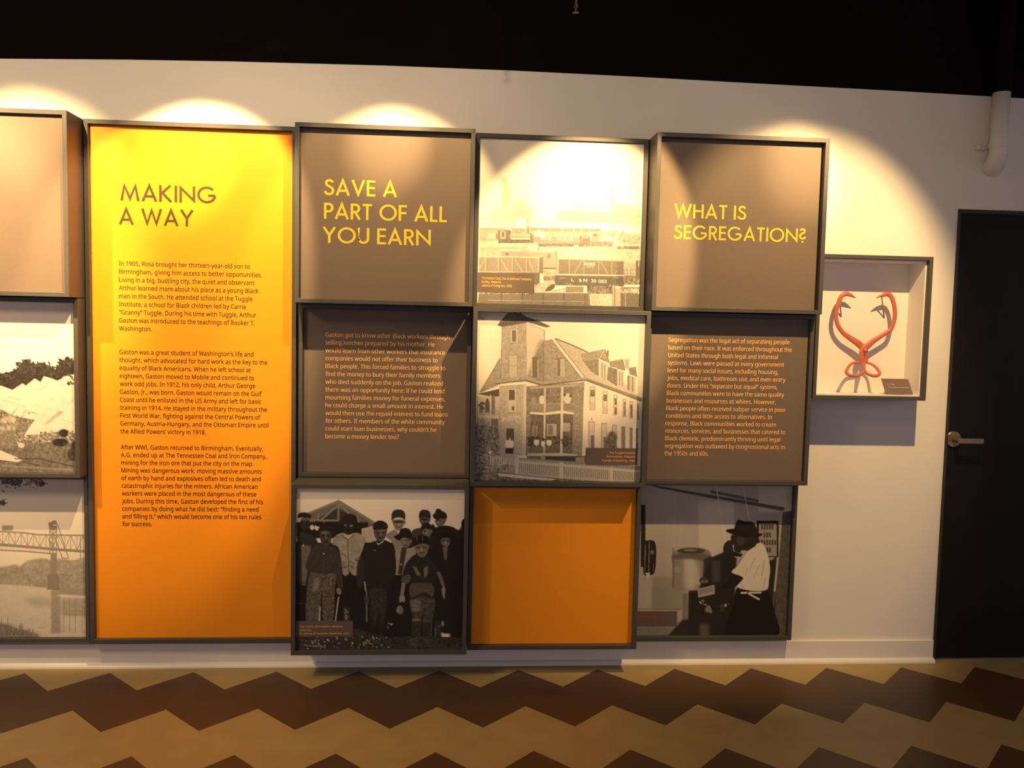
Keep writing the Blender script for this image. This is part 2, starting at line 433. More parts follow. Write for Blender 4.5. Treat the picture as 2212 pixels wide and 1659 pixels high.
def art_train():
    p = Pic([(69.2, 71.1), (1584.4, 127.7), (1535.7, 1631.2), (40.6, 1596.0)], .93, seed=3)
    p.rect(40, 600, 1600, 900, .90, soft=30)
    p.rect(268, 435, 340, 690, .72, soft=3); p.sm([(190, 720), (250, 690), (400, 720), (560, 780), (560, 860), (180, 860)], .76, soft=12)
    p.line([(575, 330), (578, 830)], 11, .83, soft=1); p.line([(938, 480), (938, 830)], 24, .82, soft=2); p.line([(1287, 520), (1287, 840)], 24, .70, soft=1)
    p.poly([(950, 680), (1190, 680), (1235, 745), (950, 745)], .80, soft=2); p.poly([(1300, 678), (1440, 690), (1560, 735), (1560, 770), (1300, 760)], .70, soft=1)
    p.poly([(765, 762), (800, 740), (1555, 768), (1555, 875), (775, 835)], .67, soft=1)
    for x in (850, 912, 978, 1045, 1115, 1185, 1325, 1395, 1527): p.ell(x, 775 + (x - 850) * .03, 8, 11, .52)
    p.poly([(540, 845), (640, 835), (1555, 868), (1555, 912), (520, 905)], .86); p.line([(585, 836), (1000, 843), (1420, 858)], 4, .55)
    p.line([(1480, 880), (1550, 884)], 4, .6); p.poly([(520, 902), (1240, 912), (1240, 945), (520, 940)], .45)
    for x in (610, 715, 828, 938, 998, 1085): p.line([(x, 902), (x, 945)], 6, .74)
    for x in (80, 148): p.line([(x, 760), (x, 905)], 4, .62)
    p.line([(75, 820), (150, 820)], 6, .55); p.line([(75, 852), (280, 860)], 4, .66)
    p.rect(60, 905, 340, 1020, .60, nz=.1); p.line([(70, 912), (330, 908)], 6, .45); p.rect(140, 955, 215, 1005, .70); p.rect(213, 955, 228, 1005, .40); p.line([(60, 1020), (230, 1022)], 14, .48)
    p.ell(455, 690, 70, 48, .74, soft=8, nz=.2, ns=14); p.ell(485, 745, 72, 52, .68, soft=6, nz=.25, ns=12); p.ell(500, 800, 40, 40, .63, soft=5, nz=.2, ns=10)
    p.line([(400, 730), (420, 775), (455, 810)], 8, .55, soft=2); p.line([(540, 720), (552, 750), (530, 790)], 8, .55, soft=2); p.line([(470, 740), (520, 745)], 9, .56, soft=2)
    p.line([(512, 815), (505, 870), (512, 905)], 26, .52, soft=2); p.ell(440, 860, 62, 40, .99, soft=6); p.ell(350, 895, 50, 22, .86, soft=5)
    p.rect(60, 1020, 1560, 1210, .72, nz=.16, ns=16)
    p.sm([(60, 1090), (300, 1080), (520, 1090), (300, 1120)], .62, soft=5); p.rect(150, 1100, 260, 1170, .66, soft=6, nz=.2)
    p.rect(232, 925, 356, 1022, .36); p.rect(252, 932, 305, 1005, .60); p.rect(268, 940, 290, 990, .35)
    p.rect(345, 960, 540, 1000, .62, soft=1); p.line([(350, 985), (530, 990)], 12, .52); p.rect(360, 905, 540, 960, .56, nz=.25, ns=4); p.rect(238, 1010, 560, 1044, .33, nz=.2, ns=4)
    p.line([(513, 900), (513, 960)], 16, .38); p.rect(530, 950, 562, 1045, .36); p.rect(545, 925, 660, 965, .60, nz=.2, ns=4); p.rect(610, 930, 655, 955, .78)
    p.rect(660, 938, 1060, 985, .58, nz=.25, ns=5)
    p.poly([(558, 983), (990, 987), (985, 1048), (562, 1040)], .48, nz=.03); p.rect(600, 1046, 990, 1078, .36, nz=.2, ns=5)
    p.rect(988, 978, 1086, 1080, .36, nz=.06); p.rect(1010, 960, 1070, 1000, .50)
    p.rect(1095, 948, 1176, 1032, .50); p.line([(1062, 946), (1182, 948)], 10, .84); p.rect(1115, 958, 1150, 980, .34); p.rect(1090, 1030, 1300, 1075, .42, nz=.2, ns=5)
    p.rect(1178, 925, 1350, 985, .60, nz=.25, ns=6); p.rect(1180, 982, 1345, 1010, .70); p.sm([(1160, 870), (1215, 885), (1240, 930), (1210, 945)], .95, soft=3); p.ell(1225, 1050, 34, 28, .52); p.ell(1225, 1050, 22, 18, .40)
    p.line([(1387, 930), (1387, 970)], 12, .36); p.rect(1345, 955, 1550, 1090, .62, nz=.4, ns=5); p.line([(1310, 1055), (1540, 1070)], 18, .74); p.rect(1330, 1072, 1545, 1100, .42, nz=.2)
    p.specks(600, 1060, 1540, 1190, 90, 4, 16, .5, .85)
    p.poly([(262, 1108), (782, 1122), (780, 1275), (640, 1275), (262, 1180)], .56, nz=.04); p.poly([(258, 1102), (450, 1108), (455, 1124), (570, 1130), (575, 1115), (770, 1118), (770, 1130), (262, 1116)], .76); p.line([(608, 1085), (608, 1115)], 7, .3)
    p.rect(300, 1130, 332, 1160, .40); p.rect(690, 1146, 720, 1184, .40); p.line([(772, 1115), (776, 1275)], 10, .42); p.rect(650, 1270, 780, 1290, .36)
    p.poly([(58, 1176), (620, 1182), (612, 1312), (55, 1306)], .50, nz=.04); p.line([(58, 1172), (350, 1170), (640, 1178)], 9, .74); p.poly([(612, 1180), (652, 1172), (650, 1330), (612, 1320)], .37)
    for a in (((60, 1285), (116, 1185)), ((262, 1195), (325, 1305)), ((392, 1195), (458, 1305)), ((515, 1195), (560, 1305))): p.line(a, 13, .60)
    for x in (122, 240, 368, 500, 610): p.line([(x + 8, 1182), (x + 6, 1308)], 8, .36); p.line([(x, 1182), (x - 2, 1308)], 11, .64)
    p.line([(55, 1308), (612, 1318)], 9, .68); p.rect(55, 1316, 620, 1490, .34, nz=.05)
    p.rect(650, 1288, 785, 1400, .58, nz=.25, ns=7); p.line([(650, 1290), (780, 1294)], 8, .72); p.line([(650, 1340), (780, 1342)], 8, .66); p.rect(660, 1350, 780, 1395, .46, nz=.3, ns=6)
    p.poly([(788, 1188), (1398, 1206), (1396, 1338), (786, 1330)], .385, nz=.05)
    for k in range(6): p.line([(790, 1225 + k * 18), (1395, 1238 + k * 17)], 2, .33)
    p.line([(785, 1190), (1000, 1196), (1395, 1210)], 7, .62); p.line([(800, 1176), (1010, 1182), (1170, 1190)], 6, .66); p.rect(1165, 1165, 1188, 1195, .85)
    for x in (792, 892, 1028, 1165, 1285): p.line([(x, 1195), (x, 1335)], 9, .50)
    for a in (((940, 1325), (1010, 1205)), ((1185, 1215), (1248, 1330)), ((1310, 1325), (1330, 1300))): p.line(a, 13, .47)
    for k in range(3): p.line([(1042 + k * 6, 1245 + k * 11), (1130 - k * 6, 1248 + k * 11)], 5, .70 - k * .04, a=.8)
    p.line([(778, 1332), (1396, 1342)], 9, .64); p.poly([(760, 1340), (1400, 1350), (1400, 1445), (755, 1435)], .30, nz=.05); p.line([(800, 1368), (860, 1368)], 6, .55); p.line([(1295, 1365), (1350, 1366)], 6, .52)
    p.rect(1396, 1215, 1512, 1400, .66, nz=.16); 
    for yy in (1290, 1325, 1345): p.line([(1398, yy), (1510, yy)], 5, .42)
    for x in (1430, 1460): p.line([(x, 1290), (x, 1400)], 5, .42)
    p.rect(1400, 1350, 1545, 1430, .44, nz=.35, ns=6); p.rect(1508, 1205, 1560, 1372, .34); p.line([(1535, 1210), (1535, 1260)], 6, .75)
    p.specks(860, 1415, 930, 1435, 10, 3, 5, .8, .95); p.specks(1260, 1425, 1540, 1440, 30, 3, 6, .7, .95)
    p.sm([(580, 1485), (590, 1430), (660, 1400), (735, 1395), (762, 1420), (750, 1465), (690, 1495)], .70, nz=.2, ns=8); p.sm([(672, 1485), (700, 1445), (752, 1420), (758, 1455), (720, 1485)], .28)
    p.sm([(715, 1505), (760, 1475), (850, 1455), (905, 1468), (870, 1500)], .72, nz=.2, ns=8); p.line([(572, 1425), (572, 1485)], 9, .92)
    p.rect(860, 1445, 1025, 1500, .45); p.line([(1030, 1440), (1045, 1500)], 20, .78); p.rect(1055, 1440, 1290, 1512, .38, nz=.3, ns=6)
    p.poly([(58, 1490), (1080, 1505), (1085, 1625), (45, 1600)], .385, nz=.05); p.line([(570, 1500), (1075, 1506)], 7, .66); p.specks(60, 1480, 570, 1498, 90, 4, 9, .6, .95); p.specks(60, 1494, 560, 1516, 120, 2, 5, .8, 1)
    for x in (262, 455, 645, 838, 1035): p.rect(x - 4, 1510, x + 14, 1622, .32)
    p.line([(140, 1572), (640, 1580), (1040, 1584)], 5, .58)
    p.rect(1085, 1512, 1292, 1640, .70, nz=.16); p.rect(1290, 1448, 1322, 1640, .46); p.line([(1300, 1450), (1300, 1630)], 5, .68); p.rect(1322, 1458, 1366, 1640, .68, nz=.05)
    p.rect(1366, 1500, 1560, 1640, .38, nz=.05); p.line([(1412, 1500), (1412, 1630)], 7, .66); p.rect(1366, 1450, 1560, 1505, .50, nz=.2); p.specks(1390, 1475, 1535, 1505, 26, 8, 18, .65, .88); p.line([(1330, 1455), (1385, 1500)], 9, .8)
    p.g = .13 + .84 * p.g
    return p.grain(.02, 2)

def art_house():
    p = Pic([(46.9, 52.8), (1595.1, 88.2), (1544.5, 1623.3), (17.5, 1609.9)], .88, seed=5)
    p.poly([(65, 800), (255, 480), (262, 720), (90, 795)], .54, nz=.1); p.line([(65, 800), (255, 480)], 8, .40); p.poly([(45, 812), (245, 765), (245, 862), (190, 840)], .26)
    p.rect(40, 835, 245, 1010, .74); p.specks(60, 870, 100, 960, 10, 10, 18, .2, .35); p.rect(115, 880, 155, 985, .28, soft=2); p.ell(135, 870, 12, 16, .2); p.rect(62, 900, 88, 985, .35, soft=2); p.rect(175, 830, 205, 1000, .40, nz=.2); p.line([(165, 820), (165, 1010)], 11, .74)
    for x in range(60, 240, 11): p.line([(x, 960), (x, 1012)], 4, .52)
    p.poly([(45, 1018), (242, 1008), (242, 1032), (45, 1038)], .76); p.rect(40, 1036, 242, 1180, .60, nz=.15); p.rect(165, 1045, 235, 1200, .40, nz=.15); p.line([(60, 1040), (60, 1200)], 10, .7); p.line([(165, 1040), (165, 1180)], 10, .72)
    p.poly([(272, 190), (497, 150), (500, 655), (258, 675)], .62, nz=.12, ns=8); p.poly([(497, 150), (665, 222), (660, 420), (640, 690), (500, 655)], .77, nz=.05)
    for k in range(24): p.line([(270 - k * .3, 205 + k * 19), (497, 172 + k * 20)], 3, .52, a=.6)
    p.poly([(225, 178), (320, 68), (430, 62), (500, 102), (600, 132), (722, 188), (680, 198), (510, 150), (275, 192)], .30, soft=1, nz=.05); p.poly([(240, 150), (330, 62), (440, 60), (500, 100), (380, 130)], .36, nz=.15)
    p.line([(272, 190), (258, 675)], 5, .36); p.line([(662, 222), (662, 312)], 6, .36); p.line([(520, 165), (662, 222)], 5, .5)
    p.rect(352, 215, 412, 338, .76); p.rect(362, 222, 402, 330, .40); p.line([(350, 345), (412, 340)], 6, .45)
    p.rect(335, 450, 412, 660, .70); p.line([(335, 660), (335, 455), (412, 448), (412, 655)], 4, .46); p.line([(335, 555), (412, 552)], 4, .5)
    p.poly([(650, 322), (740, 305), (1030, 662), (650, 705), (500, 655), (560, 480)], .56, nz=.14, ns=6); p.sm([(600, 380), (650, 330), (655, 690), (560, 650)], .48, soft=10, nz=.15)
    p.rect(540, 470, 612, 660, .38); p.line([(545, 465), (545, 650)], 8, .78); p.line([(604, 490), (604, 660)], 8, .72); p.line([(655, 320), (655, 700)], 5, .40)
    p.rect(775, 485, 850, 660, .66); p.rect(782, 490, 808, 650, .40); p.line([(765, 490), (850, 478)], 8, .40); p.line([(765, 664), (845, 656)], 6, .46)
    p.poly([(755, 300), (1060, 420), (1250, 560), (1560, 862), (1050, 672)], .70, nz=.08); p.line([(765, 300), (900, 352), (1060, 425)], 10, .36); p.line([(745, 308), (1030, 668)], 26, .84); p.line([(758, 300), (1045, 664)], 6, .42); p.line([(730, 312), (985, 645)], 6, .44)
    p.poly([(1015, 500), (1165, 490), (1172, 655), (1090, 600)], .48, nz=.12); p.poly([(1000, 440), (1222, 398), (1262, 520), (1175, 482), (1015, 512)], .56, nz=.12); p.poly([(1165, 495), (1255, 525), (1248, 692), (1165, 660)], .80); p.line([(1222, 400), (1175, 480)], 6, .8); p.line([(1222, 400), (1262, 520), (1172, 485)], 6, .38); p.rect(1188, 525, 1202, 665, .55); p.rect(1212, 540, 1228, 680, .55); p.rect(1238, 410, 1258, 470, .46)
    p.poly([(1252, 560), (1335, 580), (1335, 740), (1240, 680)], .44, nz=.12); p.poly([(1262, 512), (1385, 490), (1408, 592), (1330, 570), (1268, 560)], .50, nz=.1); p.poly([(1335, 582), (1398, 600), (1388, 752), (1335, 722)], .74); p.line([(1385, 490), (1408, 592), (1332, 572)], 6, .34); p.rect(1352, 605, 1364, 735, .5); p.rect(1376, 612, 1386, 745, .5)
    p.rect(1405, 490, 1445, 575, .62, soft=2); p.poly([(1440, 572), (1508, 560), (1522, 656), (1450, 632)], .46, nz=.1); p.poly([(1445, 640), (1508, 660), (1502, 800), (1440, 770)], .66); p.rect(1430, 640, 1448, 775, .42); p.rect(1472, 655, 1484, 790, .46)
    p.poly([(200, 715), (262, 668), (490, 648), (650, 702), (1040, 655), (1055, 690), (640, 740), (490, 698)], .58, nz=.12); p.line([(200, 720), (490, 686), (640, 730), (1050, 684), (1300, 775), (1565, 882)], 12, .36); p.poly([(1050, 664), (1565, 850), (1565, 884), (1050, 690)], .46, nz=.06); p.line([(1050, 690), (1560, 880)], 7, .30)
    p.poly([(245, 738), (490, 722), (482, 1385), (232, 1375)], .66, nz=.1, ns=8)
    for k in range(34): p.line([(243 - k * .3, 745 + k * 19), (478, 742 + k * 19)], 3, .56, a=.55)
    p.poly([(470, 735), (497, 735), (488, 1388), (458, 1385)], .76)
    p.rect(330, 768, 400, 990, .74); p.rect(335, 775, 388, 868, .30); p.rect(362, 925, 384, 965, .30); p.line([(328, 985), (400, 985)], 6, .42); p.specks(260, 1020, 440, 1060, 40, 5, 12, .72, .86)
    p.rect(310, 1130, 382, 1330, .26); p.line([(305, 1330), (305, 1128), (386, 1128), (386, 1330)], 5, .7)
    p.poly([(497, 742), (1032, 705), (1012, 1390), (490, 1382)], .44, nz=.14, ns=8); p.poly([(925, 720), (1032, 700), (1012, 1392), (915, 1385)], .50, nz=.12)
    p.poly([(540, 1000), (930, 1000), (920, 1360), (520, 1355)], .33, nz=.14); p.poly([(520, 745), (1030, 715), (930, 745), (540, 765)], .62)
    for x in range(540, 925, 13): p.line([(x, 905), (x, 975)], 5, .60, a=.8)
    for x in range(520, 915, 13): p.line([(x, 1290), (x, 1360)], 5, .46, a=.8)
    p.line([(530, 902), (930, 898)], 6, .62); p.poly([(528, 978), (660, 985), (830, 965), (935, 985), (935, 1002), (830, 990), (660, 1008), (528, 996)], .82); p.poly([(505, 1362), (830, 1358), (965, 1370), (965, 1392), (505, 1382)], .76)
    p.ell(638, 865, 24, 42, .82, soft=1); p.ell(635, 815, 12, 14, .3); p.ell(875, 855, 36, 48, .78, soft=1); p.ell(850, 820, 12, 14, .28); p.ell(905, 830, 12, 14, .28); p.ell(560, 870, 20, 30, .55, soft=2)
    p.rect(685, 1090, 775, 1200, .62); p.rect(695, 1100, 740, 1190, .42); p.rect(550, 1105, 600, 1200, .55); p.rect(560, 1112, 590, 1195, .42); p.rect(830, 1080, 900, 1160, .58)
    p.line([(668, 760), (660, 1380)], 17, .74); p.line([(828, 745), (818, 1385)], 22, .78)
    p.specks(500, 1210, 920, 1290, 60, 7, 15, .14, .32); p.ell(540, 1255, 30, 45, .2, soft=2, nz=.2); p.ell(855, 1250, 26, 55, .22, soft=2, nz=.2)
    for x, yy, r in ((590, 1260, 26), (650, 1272, 18), (705, 1262, 26)): p.ell(x, yy, r, 30, .86, soft=1); p.ell(x + 3, yy - 38, 13, 15, .18)
    p.poly([(1032, 695), (1562, 884), (1532, 1330), (1010, 1395)], .84, nz=.03)
    for x0, x1, a, b in ((1080, 1132, 745, 962), (1200, 1246, 788, 996), (1302, 1336, 822, 1012), (1388, 1416, 858, 1026), (1450, 1480, 880, 1042), (1522, 1536, 905, 1050)):
        p.rect(x0, a, x1, b, .46); p.rect(x0 + 5, a + 5, x1 - 4, b - 4, .76); p.rect(x0 + 10, a + 30, x1 - 6, a + 90, .34, nz=.3); p.rect(x0 + 10, b - 75, x1 - 6, b - 12, .36 if x0 > 1250 else .7)
    for x0, x1, a in ((1070, 1126, 1065), (1188, 1240, 1082), (1288, 1330, 1098), (1374, 1410, 1112), (1450, 1478, 1122), (1508, 1526, 1130)):
        p.rect(x0, a, x1, 1330, .46); p.rect(x0 + 6, a + 6, x1 - 4, 1330, .74 if x0 < 1300 else .48); p.rect(x0 + 22, a + 130, x1 - 6, 1330, .38)
    p.sm([(1240, 1330), (1230, 1250), (1262, 1170), (1300, 1160), (1335, 1200), (1325, 1260), (1330, 1330)], .34, soft=4, nz=.25, ns=6); p.ell(1100, 1046, 7, 7, .3)
    p.ell(340, 1275, 40, 58, .92, soft=1); p.ell(325, 1225, 14, 16, .3); p.ell(362, 1228, 14, 16, .35); p.rect(302, 1312, 374, 1365, .14, soft=1)
    p.rect(500, 1385, 1050, 1470, .36, nz=.1); p.rect(640, 1392, 960, 1440, .20); p.rect(950, 1400, 1030, 1460, .56); p.rect(630, 1388, 670, 1420, .6)
    p.sm([(20, 1120), (120, 1100), (220, 1180), (250, 1330), (230, 1420), (20, 1460)], .46, soft=8, nz=.34, ns=10); p.specks(30, 1110, 240, 1440, 170, 5, 16, .22, .66)
    p.poly([(150, 1370), (410, 1385), (410, 1560), (150, 1520)], .58, nz=.12); p.rect(20, 1440, 230, 1625, .46, nz=.34, ns=10); p.specks(30, 1400, 330, 1610, 200, 5, 18, .24, .72); p.ell(158, 1352, 11, 14, .95)
    p.poly([(410, 1400), (1545, 1480), (1545, 1630), (410, 1570)], .52, nz=.06)
    x = 165
    while x < 1545:
        t = 1378 + (x - 165) * .092 if x > 420 else 1382 + (x - 165) * .02
        b = 1512 + (x - 165) * .085 if x > 420 else 1440
        p.line([(x, t + 8), (x, b + 30)], 9, .76, a=.9); x += 17 if x < 420 else 19
    p.poly([(420, 1430), (1545, 1520), (1545, 1538), (420, 1450)], .78); p.poly([(420, 1545), (1545, 1620), (1545, 1640), (420, 1570)], .70)
    for x in (408, 818, 1280): p.rect(x - 16, 1400 + (x - 400) * .1, x + 18, 1590 + (x - 400) * .03, .78)
    p.poly([(18, 1560), (230, 1530), (500, 1570), (900, 1600), (1500, 1640), (18, 1640)], .40, nz=.3, ns=8); p.poly([(230, 1545), (420, 1560), (800, 1600), (700, 1612), (420, 1592), (240, 1568)], .80, nz=.2, ns=4); p.line([(215, 1535), (440, 1560), (860, 1608)], 6, .30)
    p.g = .10 + .88 * p.g
    return p.grain(.06, 2)

def art_miners():
    p = Pic([(38.3, 53.3), (1596.4, 66.0), (1569.6, 1541.1), (32.6, 1549.0)], .95, seed=9)
    p.poly([(130, 292), (428, 165), (775, 375), (745, 410), (640, 440), (560, 420), (165, 405)], .44, soft=1); p.poly([(225, 345), (420, 240), (610, 350), (560, 400), (180, 395)], .22, soft=2)
    for a in (((428, 185), (424, 355)), ((262, 352), (425, 212)), ((238, 290), (240, 352)), ((440, 205), (525, 290)), ((170, 352), (430, 356)), ((600, 300), (612, 380)), ((120, 300), (428, 178), (765, 382)), ((292, 356), (292, 405))): p.line(a, 18, .54, soft=1)
    p.rect(40, 372, 700, 520, .10, soft=2); p.poly([(640, 430), (755, 405), (775, 480), (760, 580), (640, 590)], .76, nz=.06); p.line([(660, 440), (680, 560)], 5, .6); p.line([(705, 425), (735, 560)], 5, .62)
    p.ell(182, 420, 22, 24, .88, soft=1); p.poly([(205, 400), (252, 415), (240, 452), (208, 440)], .88)
    p.rect(30, 560, 1320, 1470, .09, nz=.05)
    # far left man
    p.sm([(50, 500), (150, 482), (235, 560), (200, 760), (150, 900), (40, 900)], .20, nz=.04); p.ell(115, 385, 44, 62, .17); p.ell(112, 345, 42, 13, .40, soft=1); p.sm([(50, 330), (60, 292), (110, 280), (165, 300), (168, 335), (110, 325)], .13)
    p.poly([(82, 585), (172, 590), (150, 760), (125, 930), (88, 930)], .44, soft=1, nz=.08); p.ell(105, 945, 20, 25, .35); p.ell(102, 585, 8, 8, .85); p.rect(40, 960, 130, 1300, .05); p.line([(50, 1125), (125, 1120)], 4, .4)
    # boy
    p.sm([(170, 830), (395, 835), (392, 1000), (375, 1290), (285, 1290), (272, 1000), (240, 1290), (125, 1290)], .36, nz=.16, ns=8); p.sm([(200, 900), (250, 890), (235, 990), (190, 1010)], .52, soft=3, nz=.15); p.line([(354, 880), (352, 960)], 10, .6, a=.7)
    p.sm([(210, 595), (285, 565), (345, 590), (430, 650), (470, 960), (420, 975), (395, 850), (290, 850), (180, 830), (120, 780), (170, 640)], .245, nz=.05); p.line([(300, 600), (290, 830)], 7, .30); p.ell(290, 663, 7, 7, .8)
    p.sm([(250, 480), (262, 455), (310, 440), (355, 470), (362, 520), (345, 575), (308, 600), (270, 570)], .26); p.ell(300, 470, 34, 14, .44, soft=2); p.ell(308, 515, 9, 22, .40, soft=1); p.ell(282, 498, 15, 7, .12, soft=1); p.ell(336, 498, 14, 7, .12, soft=1); p.ell(310, 552, 22, 7, .16, soft=1); p.ell(345, 535, 10, 25, .34, soft=2); p.sm([(240, 455), (255, 415), (310, 400), (365, 420), (372, 465), (310, 440)], .11)
    p.ell(430, 1010, 22, 34, .55, rot=-20, soft=1); p.line([(428, 1060), (398, 1285)], 13, .72); p.poly([(250, 1150), (262, 1150), (258, 1285), (240, 1285)], .72)
    # man in pale jacket
    p.poly([(470, 830), (600, 840), (640, 1290), (460, 1290)], .10); p.sm([(368, 545), (395, 500), (455, 470), (520, 480), (610, 470), (670, 520), (660, 600), (625, 700), (600, 850), (560, 860), (530, 830), (515, 855), (470, 855), (445, 680), (420, 600), (365, 575)], .64, nz=.12, ns=14)
    p.line([(455, 490), (512, 535), (515, 640), (520, 830)], 6, .30); p.line([(512, 535), (575, 490)], 6, .32); p.line([(450, 650), (500, 690)], 6, .4); p.line([(400, 500), (450, 520)], 5, .4); p.specks(450, 720, 600, 800, 18, 8, 20, .38, .55, soft=2); p.poly([(460, 470), (520, 530), (565, 470), (520, 500)], .78)
    p.ell(518, 432, 48, 56, .15); p.ell(490, 400, 16, 10, .44, soft=1); p.ell(545, 405, 18, 12, .44, soft=1); p.ell(520, 445, 26, 12, .06, soft=1); p.sm([(462, 380), (470, 320), (530, 295), (590, 320), (595, 375), (530, 385)], .13, nz=.04)
    p.poly([(465, 1160), (528, 1160), (535, 1290), (470, 1290)], .22); p.specks(480, 1165, 515, 1285, 26, 4, 6, .6, .8)
    # man in pale shirt at the back
    p.sm([(865, 500), (930, 445), (1000, 440), (1060, 470), (1060, 600), (1010, 720), (960, 660), (925, 560)], .58, nz=.06); p.poly([(945, 440), (1020, 445), (985, 475)], .85)
    p.sm([(930, 350), (1035, 350), (1030, 400), (1000, 440), (960, 440), (935, 400)], .52); p.ell(982, 368, 48, 10, .16, soft=1); p.ell(985, 392, 9, 16, .66, soft=1); p.ell(985, 415, 22, 5, .3, soft=1); p.ell(1040, 372, 9, 16, .5); p.sm([(920, 355), (922, 290), (950, 258), (1010, 258), (1042, 290), (1040, 350), (1010, 330), (950, 332)], .19)
    # men at the back right
    p.sm([(1105, 460), (1180, 425), (1230, 440), (1290, 430), (1310, 600), (1120, 620)], .26, nz=.05); p.sm([(1180, 330), (1272, 330), (1268, 375), (1225, 410), (1185, 380)], .36); p.ell(1225, 345, 38, 9, .15, soft=1); p.sm([(1175, 335), (1180, 275), (1220, 255), (1270, 275), (1278, 335), (1225, 325)], .18)
    p.sm([(1285, 460), (1330, 420), (1400, 402), (1480, 415), (1540, 445), (1600, 440), (1600, 1300), (1290, 1300)], .115, nz=.03); p.sm([(1325, 350), (1410, 335), (1425, 350), (1400, 395), (1350, 410), (1330, 390)], .42); p.ell(1345, 352, 20, 8, .2, soft=1); p.ell(1352, 372, 9, 14, .6, soft=1); p.sm([(1298, 310), (1320, 285), (1335, 250), (1365, 250), (1385, 268), (1422, 290), (1428, 335), (1370, 340), (1325, 345)], .13); p.ell(1590, 390, 26, 50, .06)
    p.ell(1420, 550, 46, 46, .45); p.ell(1398, 540, 15, 8, .2, soft=1); p.ell(1440, 540, 14, 8, .2, soft=1); p.ell(1418, 562, 7, 16, .62, soft=1); p.sm([(1350, 520), (1370, 475), (1450, 460), (1510, 500), (1500, 525), (1430, 515)], .07); p.poly([(1390, 600), (1440, 590), (1430, 720), (1405, 720)], .42, soft=2); p.rect(1460, 520, 1600, 1540, .07, soft=6)
    p.sm([(1205, 445), (1290, 440), (1285, 480), (1250, 505), (1215, 490)], .46); p.ell(1228, 455, 14, 6, .2); p.ell(1240, 470, 7, 12, .62); p.sm([(1190, 440), (1205, 390), (1250, 378), (1295, 405), (1310, 440), (1250, 432)], .12)
    # boy with brimmed hat
    p.sm([(950, 660), (1010, 605), (1080, 610), (1140, 600), (1145, 660), (1070, 740), (1030, 880), (945, 850)], .64, nz=.06); p.poly([(1012, 605), (1060, 605), (1015, 860), (975, 850)], .24, soft=1); p.ell(1005, 760, 7, 7, .85); p.poly([(940, 860), (1045, 860), (1040, 1100), (950, 1100)], .10)
    p.sm([(1000, 540), (1100, 520), (1100, 560), (1070, 600), (1030, 600), (1008, 575)], .48); p.ell(1070, 535, 30, 8, .28, soft=2); p.ell(1040, 560, 9, 14, .6, soft=1); p.ell(1052, 585, 18, 5, .3, soft=1); p.sm([(940, 505), (985, 480), (1000, 440), (1050, 425), (1095, 450), (1110, 510), (1135, 545), (1085, 525), (1030, 515), (985, 540)], .10)
    # centre boy
    p.sm([(690, 590), (760, 545), (850, 535), (930, 590), (960, 760), (945, 880), (900, 920), (880, 1080), (850, 1400), (790, 1400), (785, 1100), (770, 1400), (715, 1390), (705, 1020), (665, 900), (650, 800), (665, 650)], .135, nz=.04); p.sm([(715, 1000), (790, 980), (870, 1020), (855, 1200), (830, 1330), (800, 1200), (760, 1330), (725, 1200)], .22, soft=4, nz=.1, ns=8)
    p.sm([(600, 760), (640, 680), (665, 800), (650, 960), (600, 960)], .20, soft=2); p.poly([(765, 545), (800, 572), (850, 530), (845, 550), (795, 585)], .78)
    p.sm([(758, 440), (868, 430), (868, 490), (840, 540), (800, 550), (770, 520)], .33); p.ell(820, 445, 46, 14, .46, soft=2); p.ell(795, 470, 16, 7, .14, soft=1); p.ell(840, 468, 16, 7, .14, soft=1); p.ell(818, 485, 8, 16, .52, soft=1); p.ell(818, 515, 20, 6, .20, soft=1); p.sm([(750, 440), (755, 385), (810, 355), (870, 380), (882, 430), (820, 440)], .13); p.ell(762, 632, 6, 6, .7)
    p.ell(750, 1448, 38, 18, .46, soft=2, nz=.2); p.ell(852, 1448, 36, 18, .56, soft=2, nz=.2); p.line([(668, 920), (680, 1010)], 16, .62); p.line([(685, 1010), (688, 1295)], 15, .46); p.rect(668, 1060, 705, 1130, .30)
    # front boy in leather waistcoat
    p.sm([(1095, 1060), (1310, 1060), (1295, 1290), (1280, 1500), (1215, 1500), (1205, 1200), (1175, 1490), (1110, 1490), (1115, 1290)], .30, nz=.12, ns=10); p.sm([(1100, 1100), (1180, 1090), (1180, 1180), (1115, 1200)], .46, soft=4, nz=.12); p.ell(1145, 1275, 42, 12, .52, soft=2); p.rect(1100, 1290, 1190, 1480, .20, nz=.1); p.rect(1210, 1300, 1280, 1490, .20, nz=.1)
    p.sm([(1050, 760), (1120, 680), (1190, 670), (1260, 690), (1345, 800), (1330, 900), (1295, 920), (1300, 1070), (1200, 1050), (1100, 1075), (1095, 900), (1030, 920), (1025, 840)], .16, nz=.06); p.sm([(1090, 950), (1190, 930), (1300, 950), (1300, 1060), (1220, 1020), (1100, 1070)], .34, soft=2, nz=.06); p.poly([(1110, 770), (1150, 790), (1195, 870), (1150, 860)], .50, soft=3); p.poly([(1215, 800), (1255, 770), (1250, 860), (1222, 890)], .52, soft=3)
    p.sm([(1020, 870), (1090, 860), (1080, 930), (1015, 925)], .36, nz=.15, ns=6); p.line([(1030, 930), (1012, 1060)], 34, .56, soft=1); p.sm([(990, 1060), (1035, 1050), (1040, 1110), (1010, 1105), (995, 1120)], .62); p.line([(1350, 830), (1400, 960)], 34, .44, soft=1); p.line([(1400, 960), (1398, 1060)], 18, .58, soft=1); p.sm([(1380, 990), (1415, 980), (1412, 1040), (1405, 1085)], .60)
